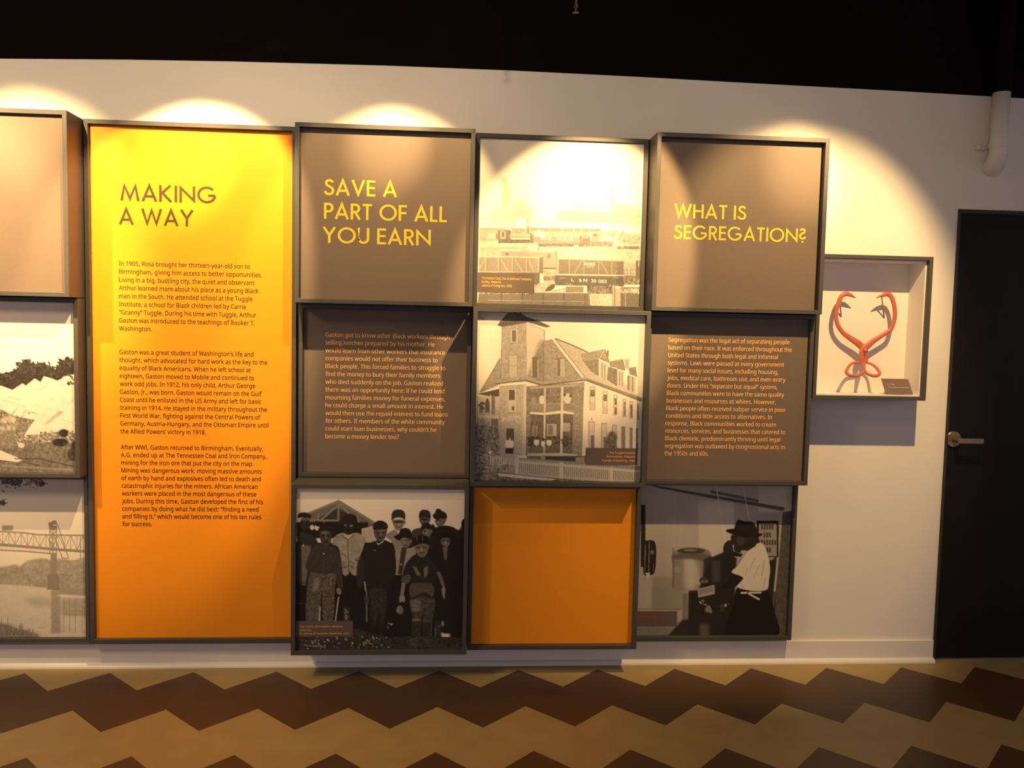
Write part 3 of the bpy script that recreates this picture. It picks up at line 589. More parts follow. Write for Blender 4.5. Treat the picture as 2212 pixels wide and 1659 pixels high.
    p.sm([(1140, 580), (1250, 575), (1255, 640), (1225, 690), (1190, 695), (1150, 660)], .46, nz=.04); p.ell(1165, 607, 18, 7, .2, soft=1); p.ell(1222, 605, 18, 7, .2, soft=1); p.ell(1195, 625, 10, 20, .62, soft=1); p.ell(1195, 655, 22, 6, .3, soft=1); p.ell(1165, 640, 12, 16, .56, soft=2); p.sm([(1115, 590), (1130, 520), (1190, 490), (1255, 510), (1275, 580), (1200, 565)], .09); p.line([(1152, 500), (1152, 540)], 6, .5); p.line([(1205, 495), (1205, 540)], 6, .45)
    p.sm([(960, 1170), (1000, 1140), (1030, 1180), (1010, 1225), (970, 1210)], .50, nz=.35, ns=5)
    p.poly([(33, 1400), (600, 1360), (900, 1440), (1100, 1420), (1600, 1440), (1600, 1560), (30, 1560)], .22, nz=.12, ns=10); p.specks(120, 1430, 900, 1540, 80, 4, 12, .45, .85); p.line([(100, 1510), (310, 1525)], 16, .46, nz=.2); p.sm([(1090, 1450), (1160, 1450), (1150, 1530), (1100, 1510)], .30, nz=.15); p.sm([(1210, 1450), (1270, 1450), (1290, 1520), (1220, 1500)], .28, nz=.15); p.specks(880, 1300, 930, 1350, 5, 6, 12, .6, .8); p.rect(1320, 1290, 1380, 1480, .22, soft=4, nz=.15); p.ell(1392, 1310, 12, 28, .6, soft=1)
    return p.grain(.025, 2)

def art_water():
    p = Pic([(60.5, 22.2), (1582.0, 35.4), (1513.4, 1531.2), (10.6, 1537.4)], .74, seed=11)
    p.g = p.g * np.linspace(1.05, .86, p.S)[None, :] * np.linspace(1.02, .86, p.S)[:, None]
    for k in range(46): x = p.rng.uniform(80, 1200); p.line([(x, 20), (x - 10, 1100)], p.rng.uniform(2, 6), p.rng.uniform(.62, .82), a=.35)
    p.rect(640, 150, 990, 760, .86, soft=3, a=.6); p.rect(640, 20, 1240, 190, .72, soft=2, a=.7); p.rect(1235, 20, 1600, 300, .78, soft=1)
    p.poly([(130, 20), (820, 140), (1505, 255), (1490, 290), (820, 172), (240, 60)], .34, soft=1); p.line([(760, 95), (1240, 190)], 24, .36, soft=2); p.line([(820, 165), (1470, 290)], 6, .6)
    p.poly([(1470, 300), (1600, 290), (1560, 1540), (1300, 1540), (1400, 700)], .33, soft=1, nz=.08, ns=14); p.poly([(1330, 800), (1420, 760), (1400, 1540), (1320, 1540)], .16, soft=2); p.line([(1470, 300), (1440, 700), (1400, 1100)], 22, .70, soft=1); p.line([(1400, 1100), (1380, 1300)], 20, .36, soft=2)
    p.line([(816, 40), (862, 320), (912, 610)], 10, .84); p.line([(1086, 40), (1150, 400)], 10, .80)
    p.rect(1222, 388, 1440, 752, .12); p.rect(1243, 415, 1422, 742, .60, nz=.05)
    for yy, n in ((425, 5), (505, 3), (580, 7), (655, 3)):
        for k in range(n):
            w = 150 / 7; x = 1332 + (k - n / 2) * (w + 5); p.rect(x, yy, x + w * .75, yy + 52, .24, soft=1, nz=.3, ns=3)
    p.rect(60, 230, 106, 850, .16, soft=1); p.sm([(88, 610), (120, 588), (195, 595), (215, 700), (200, 900), (150, 930), (88, 910)], .15, soft=1); p.line([(106, 630), (100, 890)], 7, .62); p.line([(146, 600), (140, 900)], 7, .60); p.line([(188, 820), (184, 890)], 5, .5); p.ell(174, 704, 20, 22, .50, soft=1); p.poly([(104, 908), (156, 908), (130, 980)], .82)
    p.rect(180, 950, 380, 1060, .60, soft=8); p.poly([(170, 1040), (520, 1070), (530, 1290), (170, 1280)], .58, soft=4); p.rect(30, 980, 165, 1270, .72, soft=3)
    p.sm([(372, 730), (450, 668), (570, 655), (700, 668), (768, 740), (745, 1000), (690, 1060), (540, 1085), (380, 1070), (385, 900)], .54, soft=1); p.sm([(500, 760), (600, 770), (640, 900), (610, 1070), (510, 1075), (490, 900)], .76, soft=14); p.sm([(385, 960), (420, 800), (470, 860), (450, 1060), (385, 1060)], .56, soft=10); p.sm([(400, 730), (570, 690), (750, 740), (740, 800), (570, 770), (390, 770)], .40, soft=4); p.ell(565, 690, 140, 28, .27, soft=2); p.ell(555, 684, 70, 9, .55, soft=1); p.sm([(380, 870), (430, 850), (460, 890), (420, 910)], .62, soft=3); p.rect(380, 660, 390, 1060, .38, soft=2); p.poly([(690, 780), (770, 740), (750, 1010), (680, 1050)], .20, soft=5)
    p.poly([(760, 760), (900, 700), (1020, 760), (980, 1540), (530, 1540), (540, 1090), (640, 1085)], .13, soft=3, nz=.05); p.rect(770, 780, 860, 1000, .26, soft=8)
    p.rect(612, 948, 655, 1030, .72, soft=1); p.ell(690, 985, 45, 35, .25, soft=2); p.rect(650, 985, 735, 1010, .42, soft=2); p.poly([(630, 1072), (800, 1028), (802, 1122), (636, 1160)], .66, soft=1)
    for k in range(7): p.line([(652 + k * 20, 1078 - k * 4.6), (655 + k * 20, 1128 - k * 4.6)], 9, .42, soft=1)
    p.specks(650, 1180, 720, 1230, 10, 6, 14, .4, .8); p.sm([(700, 1290), (740, 1230), (775, 1290), (765, 1315)], .50, soft=2); p.ell(910, 1235, 12, 14, .75, soft=1); p.specks(850, 1190, 960, 1290, 10, 8, 18, .2, .35)
    p.rect(15, 1400, 470, 1545, .52, soft=3, nz=.06); p.rect(478, 1120, 528, 1450, .48, soft=3); p.rect(640, 1430, 750, 1545, .36, soft=5); p.poly([(330, 1545), (480, 1380), (1000, 1340), (1000, 1545)], .13, soft=4, a=.9); p.rect(650, 1420, 745, 1535, .34, soft=8)
    # standing man drinking
    p.sm([(1030, 1060), (1180, 1090), (1325, 1080), (1400, 1300), (1420, 1545), (930, 1545), (980, 1250)], .045); p.sm([(985, 915), (1095, 950), (1040, 1030), (900, 1075), (880, 1030), (940, 985)], .09); p.sm([(890, 680), (960, 640), (1000, 760), (960, 960), (880, 940)], .12, soft=1); p.sm([(890, 640), (930, 590), (985, 590), (990, 660), (950, 710), (895, 700)], .16, nz=.06)
    p.sm([(1265, 608), (1320, 690), (1355, 850), (1345, 980), (1320, 1080), (1170, 1090), (1025, 1050), (1085, 960), (970, 905), (1040, 830), (1110, 720), (1180, 650)], .86)
    for a in (((1250, 830), (1190, 960)), ((1300, 780), (1270, 950)), ((1130, 860), (1110, 940)), ((1210, 750), (1150, 880)), ((1060, 1010), (1090, 1060)), ((1310, 960), (1280, 1070))): p.line(a, 8, .68, soft=2)
    p.sm([(975, 530), (1100, 535), (1225, 540), (1215, 630), (1180, 660), (1110, 700), (1060, 710), (1000, 690), (985, 620), (965, 580)], .15); p.sm([(1020, 560), (1080, 550), (1100, 600), (1040, 640)], .26, soft=5); p.line([(988, 630), (988, 665)], 9, .85); p.poly([(985, 690), (1060, 720), (1110, 700), (1060, 750), (980, 740)], .10); p.sm([(1060, 690), (1130, 690), (1090, 730)], .7); p.ell(1112, 585, 16, 26, .20)
    p.sm([(1000, 520), (1005, 440), (1035, 380), (1100, 395), (1165, 395), (1210, 440), (1230, 530), (1110, 540)], .10); p.sm([(912, 487), (985, 470), (1100, 500), (1230, 515), (1280, 520), (1245, 545), (1110, 550), (980, 525)], .07)
    p.line([(1060, 1110), (1270, 1108)], 20, .82); p.line([(1140, 1118), (1250, 1178)], 20, .78); p.line([(1140, 1085), (1125, 1130)], 9, .1)
    p.line([(15, 1270), (470, 1275)], 4, .3)
    return p.grain(.03, 2)

def art_cliff():
    p = Pic([(-875.8, 19.4), (656.3, 54.4), (678.9, 1585.0), (-830.7, 1571.2)], .95, seed=13)
    p.poly([(-900, 780), (-300, 800), (0, 800), (220, 790), (380, 740), (560, 730), (680, 700), (690, 1260), (-900, 1150)], .87, nz=.05, ns=20)
    tr = [(-900, 850), (-900, 730), (-600, 690), (-300, 700), (-100, 670), (0, 690), (60, 682), (150, 650), (178, 600), (222, 568), (262, 590), (300, 612), (340, 596), (390, 598), (430, 632), (480, 655), (510, 612), (552, 572), (600, 552), (640, 572), (690, 560), (690, 690), (600, 705), (545, 735), (500, 755), (450, 735), (380, 715), (350, 768), (300, 735), (220, 800), (190, 780), (100, 838), (0, 800), (-300, 850)]
    p.poly(tr, .20, soft=1, nz=.12, ns=6)
    for x, y in tr[1:22]: p.specks(x - 40, y - 5, x + 40, y + 70, 26, 6, 20, .14, .30)
    p.specks(590, 700, 640, 790, 14, 8, 18, .2, .4); p.ell(580, 740, 40, 28, .80, soft=2)
    for a in (((100, 1045), (158, 988)), ((440, 935), (470, 900)), ((380, 1160), (560, 1030)), ((590, 970), (640, 930)), ((10, 930), (220, 990)), ((330, 840), (420, 800)), ((60, 900), (180, 930)), ((200, 1020), (330, 1060)), ((540, 770), (545, 790))): p.line(a, 6, .62, a=.8)
    p.poly([(385, 1150), (520, 1020), (560, 1040), (420, 1135)], .68, soft=2, nz=.2); p.poly([(410, 1165), (650, 960), (690, 960), (690, 1220), (430, 1190)], .90, nz=.04); p.line([(520, 1100), (640, 1140)], 5, .7)
    for k in range(30): x = p.rng.uniform(-800, 600); y = p.rng.uniform(850, 1080); p.line([(x, y), (x + p.rng.uniform(40, 160), y + p.rng.uniform(5, 30))], 3, .74, a=.6)
    p.poly([(-900, 1010), (0, 1015), (110, 1070), (300, 1110), (260, 1160), (210, 1245), (350, 1240), (500, 1215), (690, 1230), (700, 1600), (-900, 1600)], .50, nz=.2, ns=12)
    p.specks(-800, 1030, 290, 1180, 200, 4, 16, .34, .76); p.specks(120, 1210, 640, 1350, 200, 5, 18, .36, .86); p.poly([(215, 1245), (300, 1110), (400, 1160), (330, 1240)], .88); p.specks(0, 1080, 120, 1200, 20, 10, 30, .66, .8, soft=4)
    p.sm([(-900, 1330), (0, 1350), (250, 1320), (640, 1330), (690, 1590), (-900, 1590)], .44, soft=6, nz=.16, ns=10); p.poly([(-900, 1330), (0, 1385), (190, 1468), (150, 1490), (0, 1470), (-900, 1460)], .86); p.line([(120, 1460), (350, 1460), (640, 1530)], 8, .26, soft=1); p.line([(180, 1485), (340, 1520)], 8, .26, soft=1); p.line([(0, 1520), (640, 1560)], 10, .60, soft=2)
    p.ell(555, 1228, 42, 36, .17, soft=2, nz=.15); p.ell(525, 1312, 70, 36, .18, soft=2, nz=.15); p.ell(640, 1420, 50, 60, .24, soft=4, nz=.15); p.ell(660, 1340, 40, 40, .22, soft=3); p.ell(180, 1340, 30, 22, .8, soft=1, nz=.3)
    return p.grain(.025, 2)

def art_river():
    p = Pic([(-726.4, 84.4), (749.7, 97.2), (769.8, 1520.8), (-686.0, 1526.7)], .88, seed=17)
    for x, y, n, r in ((60, 105, 190, 70), (130, 125, 120, 50), (290, 110, 110, 70), (365, 140, 80, 28), (15, 310, 70, 30), (-200, 120, 120, 150), (-450, 140, 120, 150)):
        for _ in range(n): p.ell(x + p.rng.normal(0, r * .6), y + p.rng.normal(0, r * .4), p.rng.uniform(3, 11), p.rng.uniform(2, 6), p.rng.uniform(.22, .45), rot=p.rng.uniform(0, 180))
    p.sm([(-720, 860), (-300, 900), (0, 892), (130, 868), (165, 885), (240, 835), (380, 812), (440, 830), (520, 815), (640, 830), (780, 830), (790, 1160), (500, 1095), (0, 1052), (-720, 1040)], .62, soft=4, nz=.1, ns=14)
    p.poly([(-720, 1040), (0, 1050), (410, 1082), (520, 1095), (800, 1130), (800, 1540), (-720, 1540)], .80, nz=.04, ns=20)
    p.sm([(500, 1080), (640, 1090), (790, 1100), (790, 1155), (520, 1130)], .60, soft=4); p.sm([(210, 1180), (330, 1160), (440, 1190), (430, 1250), (280, 1240)], .70, soft=10); p.rect(535, 1175, 790, 1330, .66, soft=8, nz=.06); p.rect(445, 1095, 530, 1490, .62, soft=4, nz=.05); p.line([(500, 1150), (780, 1160)], 12, .88, soft=3)
    for x in (560, 610, 660, 722): p.line([(x, 1180), (x, 1480)], 8, .56, a=.7, soft=1)
    p.line([(560, 1322), (780, 1322)], 6, .54); p.line([(500, 960), (640, 965)], 7, .5); p.rect(440, 765, 497, 985, .55, soft=1); p.poly([(415, 955), (500, 955), (522, 985), (518, 1095), (410, 1088)], .52, soft=1, nz=.05); p.line([(410, 1090), (520, 1094)], 6, .42)
    p.line([(-720, 560), (0, 572), (200, 582), (330, 600), (430, 602), (750, 606)], 15, .58); p.line([(-720, 640), (0, 690), (300, 715), (450, 730), (760, 752)], 26, .54); p.line([(-720, 690), (0, 738), (250, 752), (450, 772)], 14, .58); p.line([(-720, 665), (0, 715), (300, 738), (450, 752)], 6, .80)
    xs = list(range(-700, 760, 55))
    for i, x in enumerate(xs):
        t = 575 + max(0, x) * .045; b = 690 + x * .075
        p.line([(x, t), (x, b)], 6, .62); p.line([(x, b), (x + 55, t)] if i % 2 else [(x, t), (x + 55, b)], 7, .60); p.line([(x, t), (x + 55, b)] if i % 2 else [(x, b), (x + 55, t)], 3, .68)
    p.poly([(420, 490), (460, 480), (470, 545), (428, 545)], .52, soft=1, nz=.1); p.ell(475, 490, 22, 20, .50, soft=1); p.rect(430, 520, 498, 560, .55, nz=.2, ns=4)
    for a in (((432, 540), (435, 770)), ((462, 540), (462, 770)), ((492, 500), (492, 770)), ((500, 500), (600, 810)), ((470, 600), (545, 810)), ((430, 600), (500, 600)), ((432, 560), (492, 640)), ((492, 560), (432, 640)), ((432, 650), (492, 740)), ((492, 650), (432, 740)), ((706, 610), (706, 830)), ((540, 810), (600, 812))): p.line(a, 8, .54)
    p.rect(8, 515, 108, 562, .60, soft=1, nz=.08)
    for _ in range(150):
        x = p.rng.uniform(-650, 280); h = 170 if x < 60 else (110 if x < 200 else 60); p.line([(x, 1500), (x + p.rng.uniform(-20, 20), 1500 - p.rng.uniform(.3, 1) * h)], 6, p.rng.uniform(.42, .62), a=.7)
    p.sm([(-700, 1400), (0, 1400), (120, 1440), (260, 1470), (280, 1530), (-700, 1530)], .50, soft=6, nz=.15); p.line([(330, 1440), (390, 1440)], 5, .6)
    return p.grain(.02, 2)


# ------------------------------------------------------------------ the setting
v, f = box(-4.5, 5.5, -6.5, .12, -.05, 0); tag(mesh_obj('floor', v, f, M['floor']), 'brown and cream zigzag vinyl tile floor', 'floor', kind='structure')
DX0, DX1, DZ = 2.278, 3.24, 2.10
v, f = join(box(-4.5, DX0, 0, .12, 0, 3.3), box(DX0, DX1, 0, .12, DZ, 3.3), box(DX1, 5.5, 0, .12, 0, 3.3))
tag(mesh_obj('wall_back', v, f, M['wall']), 'cream white gallery wall behind the display boxes', 'wall', kind='structure')
edge = [(-4.5, 2.56), (-1.887, 2.588), (-1.372, 2.606), (-.947, 2.617), (-.31, 2.627), (.24, 2.629), (.795, 2.625), (1.261, 2.619), (1.958, 2.612), (2.412, 2.605), (2.9, 2.597), (5.5, 2.56)]
V = []; F = []
for i, (a, b) in enumerate(edge): V += [(a, 0, b), (a, -.004, b), (a, -.004, 3.3), (a, 0, 3.3)]
for i in range(len(edge) - 1):
    for k in range(4): F.append((4 * i + k, 4 * i + (k + 1) % 4, 4 * i + 4 + (k + 1) % 4, 4 * i + 4 + k))
F += [(0, 1, 2, 3), tuple(4 * (len(edge) - 1) + k for k in range(4))]
tag(mesh_obj('wall_upper', V, F, M['black']), 'black painted upper band of the gallery wall', 'wall', kind='structure')
v, f = box(-4.5, 5.5, -6.5, .12, 3.3, 3.4); tag(mesh_obj('ceiling', v, f, M['black']), 'black painted ceiling above the gallery wall', 'ceiling', kind='structure')
bb = empty('baseboard_back', (0, 0, 0), 'white baseboard along the foot of the gallery wall', 'baseboard', kind='structure')
v, f = box(-4.5, DX0 - .003, -.013, 0, 0, .104); mesh_obj('board', v, f, M['base'], bb, bevel=.003)
V = []; pr = [(-.013, 0), (-.030, 0), (-.029, .008), (-.024, .015), (-.018, .019), (-.013, .021)]
for xx in (-4.5, DX0 - .001): V += [(xx, a, b) for a, b in pr]
n = len(pr); mesh_obj('shoe_moulding', V, [tuple(range(n)), tuple(range(n, 2 * n))] + [(i, (i + 1) % n, n + (i + 1) % n, n + i) for i in range(n)], M['shoe'], bb)
dr = empty('door_1', (DX0, 0, 0), 'dark brown door with a lever handle beside the glass case', 'door', kind='structure')
v, f = join(box(DX0, DX0 + .012, -.006, .11, 0, DZ), box(DX1 - .012, DX1, -.006, .11, 0, DZ), box(DX0 + .012, DX1 - .012, -.006, .11, DZ - .017, DZ)); mesh_obj('door_frame', v, f, M['doorframe'], dr)
v, f = box(DX0 + .014, DX1 - .014, .012, .056, .008, DZ - .020); mesh_obj('door_slab', v, f, M['door'], dr, bevel=.002)
hd = empty('door_handle', (.045, .012, 1.05)); hd.parent = dr
hx, hz = DX0 + .045, 1.050
v, f = lathe((hx, 0, hz), [(.0, .012), (.037, .012), (.037, .004), (.034, .001), (.0, .001)], 'y', 40); mesh_obj('rose', v, f, M['satin'], hd, smooth=False)
v, f = join(lathe((hx, 0, hz), [(.011, .002), (.011, -.05), (.009, -.056), (0, -.056)], 'y', 20), box(hx - .012, hx + .105, -.060, -.048, hz - .0125, hz + .0125)); mesh_obj('lever', v, f, M['satin'], hd, bevel=.003)

# ------------------------------------------------------------------ display boxes
FW = .018
def display(name, rect, d, rec, board, label, cat='display panel', group=None):
    x0, x1, z0, z1 = rect; x0 += .0015; x1 -= .0015; z0 += .0015; z1 -= .0015
    r = empty(name, ((x0 + x1) / 2, 0, z0), label, cat, group)
    v, f = ring(x0, x1, z0, z1, -.0005, -d, FW); mesh_obj('frame', v, f, M['frame'], r, bevel=.0012)
    yb = -(d - rec)
    v, f = box(x0 + FW + .0005, x1 - FW - .0005, yb, yb + .012, z0 + FW + .0005, z1 - FW - .0005)
    b = mesh_obj('panel_board', v, f, board, r)
    return r, yb, (x0 + FW, x1 - FW, z0 + FW, z1 - FW), b
def lines_of(txt, x0, z0, x1, z1):
    t = txt.strip().split('\n'); n = len(t)
    return [(s, x0 + (x1 - x0) * i / max(n - 1, 1), z0 + (z1 - z0) * i / max(n - 1, 1)) for i, s in enumerate(t)]
X0, X1, X2, X3, XL = -.656, .086, .833, 1.5705, -1.5325
Z0, Z1, Z2, Z3 = .123, .856, 1.605, 2.344

# tall orange panel
r, y, q, b = display('text_panel', (XL, X0 - .006, Z0, Z3), .062, .020, M['orange'], 'tall orange text panel with the making a way heading')
heading('heading', [('MAKING', -1.3925, 2.0170, .393), ('A WAY', -1.3992, 1.9178, .306)], y - .0008, M['brown'], r, .0685)
P1 = '''In 1905, Rosa brought her thirteen-year-old son to
Birmingham, giving him access to better opportunities.
Living in a big, bustling city, the quiet and observant
Arthur learned more about his place as a young Black
man in the South. He attended school at the Tuggle
Institute, a school for Black children led by Carrie
“Granny” Tuggle. During his time with Tuggle, Arthur
Gaston was introduced to the teachings of Booker T.
Washington.'''
P2 = '''Gaston was a great student of Washington’s life and
thought, which advocated for hard work as the key to the
equality of Black Americans. When he left school at
eighteen, Gaston moved to Mobile and continued to
work odd jobs. In 1912, his only child, Arthur George
Gaston, Jr., was born. Gaston would remain on the Gulf
Coast until he enlisted in the US Army and left for basic
training in 1914. He stayed in the military throughout the
First World War, fighting against the Central Powers of
Germany, Austria-Hungary, and the Ottoman Empire until
the Allied Powers’ victory in 1918.'''
P3 = '''After WWI, Gaston returned to Birmingham. Eventually,
A.G. ended up at The Tennessee Coal and Iron Company,
mining for the iron ore that put the city on the map.
Mining was dangerous work: moving massive amounts
of earth by hand and explosives often led to death and
catastrophic injuries for the miners. African American
workers were placed in the most dangerous of these
jobs. During this time, Gaston developed the first of his
companies by doing what he did best: “finding a need
and filling it,” which would become one of his ten rules
for success.'''
CAPH = .0188
sx = .590 / (text_width('Birmingham, giving him access to better opportunities.') * CAPH)
for t, a in ((P1, (-1.401, 1.7470, -1.4035, 1.4739)), (P2, (-1.4031, 1.3745, -1.4028, 1.0361)), (P3, (-1.4016, .9680, -1.3985, .6355))):
    text_mesh('paragraph', lines_of(t, *a), y - .0008, M['brown'], r, CAPH, sx, heavy=.0007)

# leftmost column
r, y, q, b = display('blank_panel', (XL - .722, XL - .002, Z2, Z3), .200, .020, M['taupe'], 'plain taupe display box at the top of the leftmost column')
QC = [(-875.8, 19.4), (656.3, 54.4), (678.9, 1585.0), (-830.7, 1571.2)]
r, y, q, b = display('photo_panel', (XL - .722, XL - .002, Z1, Z2), .127, .022, M['board'], 'framed sepia photograph of a white river bluff topped by dark trees', 'framed photograph')
photo('photo_print', q, y - .0006, art_cliff, r)
r, y, q, b = display('photo_panel', (XL - .722, XL - .002, Z0, Z1), .050, .020, M['board'], 'framed sepia photograph of a truss bridge over a river', 'framed photograph')
photo('photo_print', q, y - .0006, art_river, r)

# second column
r, y, q, b = display('text_panel', (X0, X1, Z2, Z3), .150, .025, M['taupe'], 'taupe panel with the yellow save a part of all you earn heading')
heading('heading', [('SAVE A', -.5400, 2.0545, .302), ('PART OF ALL', -.5390, 1.9570, .510), ('YOU EARN', -.5440, 1.8580, .449)], y - .0008, M['yellow'], r, .066)
r, y, q, b = display('text_panel', (X0, X1, Z1, Z2), .050, .020, M['taupe'], 'recessed dark text panel under the save a part heading', 'display panel')
T4 = '''Gaston got to know other Black workers through
selling lunches prepared by his mother. He
would learn from other workers that insurance
companies would not offer their business to
Black people. This forced families to struggle to
find the money to bury their family members
who died suddenly on the job. Gaston realized
there was an opportunity here: if he could lend
mourning families money for funeral expenses,
he could charge a small amount in interest. He
would then use the repaid interest to fund loans
for others. If members of the white community
could start loan businesses, why couldn’t he
become a money lender too?'''
s4 = .534 / (text_width('Gaston got to know other Black workers through') * CAPH)
text_mesh('paragraph', lines_of(T4, -.5439, 1.4655, -.5412, 1.0240), y - .0008, M['amber'], r, CAPH, s4, heavy=.0007)
r, y, q, b = display('photo_panel', (X0, X1, Z0, Z1), .204, .018, M['board'], 'framed sepia photograph of a group of young miners in caps', 'framed photograph')
photo('photo_print', q, y - .0006, art_miners, r)
v, f = box(q[0] + .001, -.3980, y - .0016, y - .0007, .198, .2668); cp = mesh_obj('caption', v, f, M['caption'], r)
cap_lines = [('Coal miners, Birmingham, Alabama', -.6230, .2400, 'l', .1825)]
text_mesh('caption_text', cap_lines, y - .0020, M['amber'], cp, .0078, .8)
text_mesh('caption_text', [('Lewis Hine', -.6230, .2245, 'l', .052), ('US, Library of Congress, December 1910', -.6230, .2095, 'l', .208)], y - .0020, M['amber'], cp, .0074, .8)

# third column
r, y, q, b = display('photo_panel', (X1, X2, Z2, Z3), .078, .012, M['board'], 'framed sepia photograph of a rail yard with smoking trains', 'framed photograph')
photo('photo_print', q, y - .0006, art_train, r)
v, f = box(.1075, .3530, y - .0016, y - .0007, 1.6720, 1.7560); cp = mesh_obj('caption', v, f, M['caption'], r)
text_mesh('caption_text', [('Tennessee Coal, Iron & Railroad Company', .1245, 1.7270, 'l', .2150)], y - .0020, M['yellow'], cp, .0105, .8)
text_mesh('caption_text', [('Ensley, Alabama', .1245, 1.7115, 'l', .083), ('Library of Congress, 1906', .1245, 1.6960, 'l', .130)], y - .0020, M['amber'], cp, .0100, .8)
def tpt(u, w): return (q[0] + (q[1] - q[0]) * u, q[3] - (q[3] - q[2]) * w)
for s, u0, u1, w, h in (('L', .575, .592, .853, .0135), ('&', .622, .640, .854, .0125), ('N', .650, .672, .855, .0135), ('39', .697, .727, .857, .0135), ('083', .743, .793, .858, .0135), ('BIG', .380, .442, .602, .0140), ('FOUR', .484, .580, .605, .0140), ('39083', .648, .718, .750, .0105)):
    a, c = tpt(u0, w); e, _ = tpt(u1, w)
    text_mesh('wagon_lettering', [(s, a, c, 'l', e - a)], y - .0014, M['pale'], r, h, .8)
r, y, q, b = display('photo_panel', (X1, X2, Z1, Z2), .226, .030, M['board'], 'framed sepia photograph of a wooden school building with a tower', 'framed photograph')
photo('photo_print', q, y - .0006, art_house, r)
v, f = box(.5755, .7990, y - .0016, y - .0007, .9480, 1.0200); cp = mesh_obj('caption', v, f, M['caption'], r)
text_mesh('caption_text', [('The Tuggle Institute', .7888, .9960, 'r', .112)], y - .0020, M['amber'], cp, .0090, .8)
text_mesh('caption_text', [('Birmingham, Alabama', .7888, .9795, 'r', .122), ('Franklin Publishing, 1908', .7870, .9620, 'r', .140)], y - .0020, M['amber'], cp, .0088, .8)
r, y, q, b = display('blank_panel', (X1, X2, Z0, Z1), .156, .025, M['orange'], 'plain orange square display box low in the grid beside the miners photograph')

# fourth column
r, y, q, b = display('text_panel', (X2, X3, Z2, Z3), .219, .030, M['taupe'], 'taupe panel with the yellow what is segregation heading')
heading('heading', [('WHAT IS', .9223, 1.9978, .310), ('SEGREGATION?', .9240, 1.9095, .573)], y - .0008, M['yellow'], r, .0585)
r, y, q, b = display('text_panel', (X2, X3, Z1, Z2), .155, .020, M['taupe'], 'taupe text panel with amber paragraph under the what is segregation heading')
T5 = '''Segregation was the legal act of separating people
based on their race. It was enforced throughout the
United States through both legal and informal
systems. Laws were passed at every government
level for many social issues, including housing,
jobs, medical care, bathroom use, and even entry
doors. Under this “separate but equal” system,
Black communities were to have the same quality
businesses and resources as whites. However,
Black people often received subpar service in poor
conditions and little access to alternatives. In
response, Black communities worked to create
resources, services, and businesses that catered to
Black clientele, predominantly thriving until legal
segregation was outlawed by congressional acts in
the 1950s and 60s.'''
s5 = .5456 / (text_width('based on their race. It was enforced throughout the') * CAPH)
text_mesh('paragraph', lines_of(T5, .9326, 1.4755, .9310, .9819), y - .0008, M['amber'], r, CAPH, s5, heavy=.0007)
r, y, q, b = display('photo_panel', (X2, X3, Z0, Z1), .060, .020, M['board'], 'framed sepia photograph of a man in a hat drinking at a water cooler', 'framed photograph')
photo('photo_print', q, y - .0006, art_water, r)
v, f = box(q[0] + .002, 1.040, y - .0016, y - .0007, .188, .2555); cp = mesh_obj('caption', v, f, M['caption'], r)
V, F = [], []
for zz, ws in ((.2375, (.020, .026, .014, .018, .030)), (.2225, (.024, .018)), (.2080, (.012, .030, .014, .036))):
    xx = .862
    for w in ws:
        k = len(V); V += [(xx, y - .0020, zz), (xx + w, y - .0020, zz), (xx + w, y - .0020, zz + .006), (xx, y - .0020, zz + .006)]; F.append((k, k + 1, k + 2, k + 3)); xx += w + .004
mesh_obj('caption_text', V, F, M['rust'], cp)

# ------------------------------------------------------------------ glass case, tongs, placard
cx0, cx1, cz0, cz1, cd = 1.573, 2.086, 1.2397, 1.8685, .155
r = empty('display_case', ((cx0 + cx1) / 2, 0, cz0), 'shallow wall case with charcoal rim, white lining and orange tongs inside', 'display case')
v, f = ring(cx0, cx1, cz0, cz1, -.0005, -cd, .016); mesh_obj('frame', v, f, M['frame'], r, bevel=.0012)
a, b_, c, d_ = cx0 + .0165, cx1 - .0165, cz0 + .0165, cz1 - .0165
v, f = join(box(a, b_, -.006, -.001, c, d_), ring(a, b_, c, d_, -.0062, -cd + .022, .006)); mesh_obj('lining', v, f, M['white'], r)
v, f = box(a, b_, -cd + .012, -cd + .016, c, d_); mesh_obj('glass_pane', v, f, M['glass'], r)
for w0, w1 in (((1.9547, -.0062, 1.6022), (1.9095, -.062, 1.6935)), ((1.7535, -.0062, 1.6020), (1.7225, -.050, 1.6800))):
    v, f = sweep([np.array(w0), np.array(w1)], .003, .003, (1, 0, 0), seg=10); mesh_obj('mounting_peg', v, f, M['peg'], r, smooth=True)

armL = [(1.7943, -.052, 1.6862), (1.7795, -.052, 1.6943), (1.7638, -.052, 1.701), (1.7463, -.052, 1.7031), (1.7294, -.052, 1.6918), (1.7165, -.052, 1.662), (1.7095, -.052, 1.6281), (1.7095, -.052, 1.5943), (1.7208, -.052, 1.5608), (1.7464, -.052, 1.5296), (1.7827, -.052, 1.5049), (1.819, -.052, 1.4823), (1.8444, -.052, 1.4594), (1.8544, -.052, 1.4362), (1.8555, -.052, 1.4149), (1.8532, -.052, 1.3999)]
armR = [(1.882, -.066, 1.6875), (1.9012, -.066, 1.6976), (1.9183, -.066, 1.7035), (1.9357, -.066, 1.7064), (1.9517, -.066, 1.6946), (1.9652, -.066, 1.6633), (1.972, -.066, 1.6212), (1.9688, -.066, 1.5831), (1.9533, -.066, 1.5468), (1.9152, -.066, 1.5206), (1.8813, -.066, 1.4987), (1.8562, -.066, 1.477), (1.8361, -.066, 1.4597), (1.8277, -.066, 1.4362), (1.8288, -.066, 1.415), (1.834, -.066, 1.3981)]
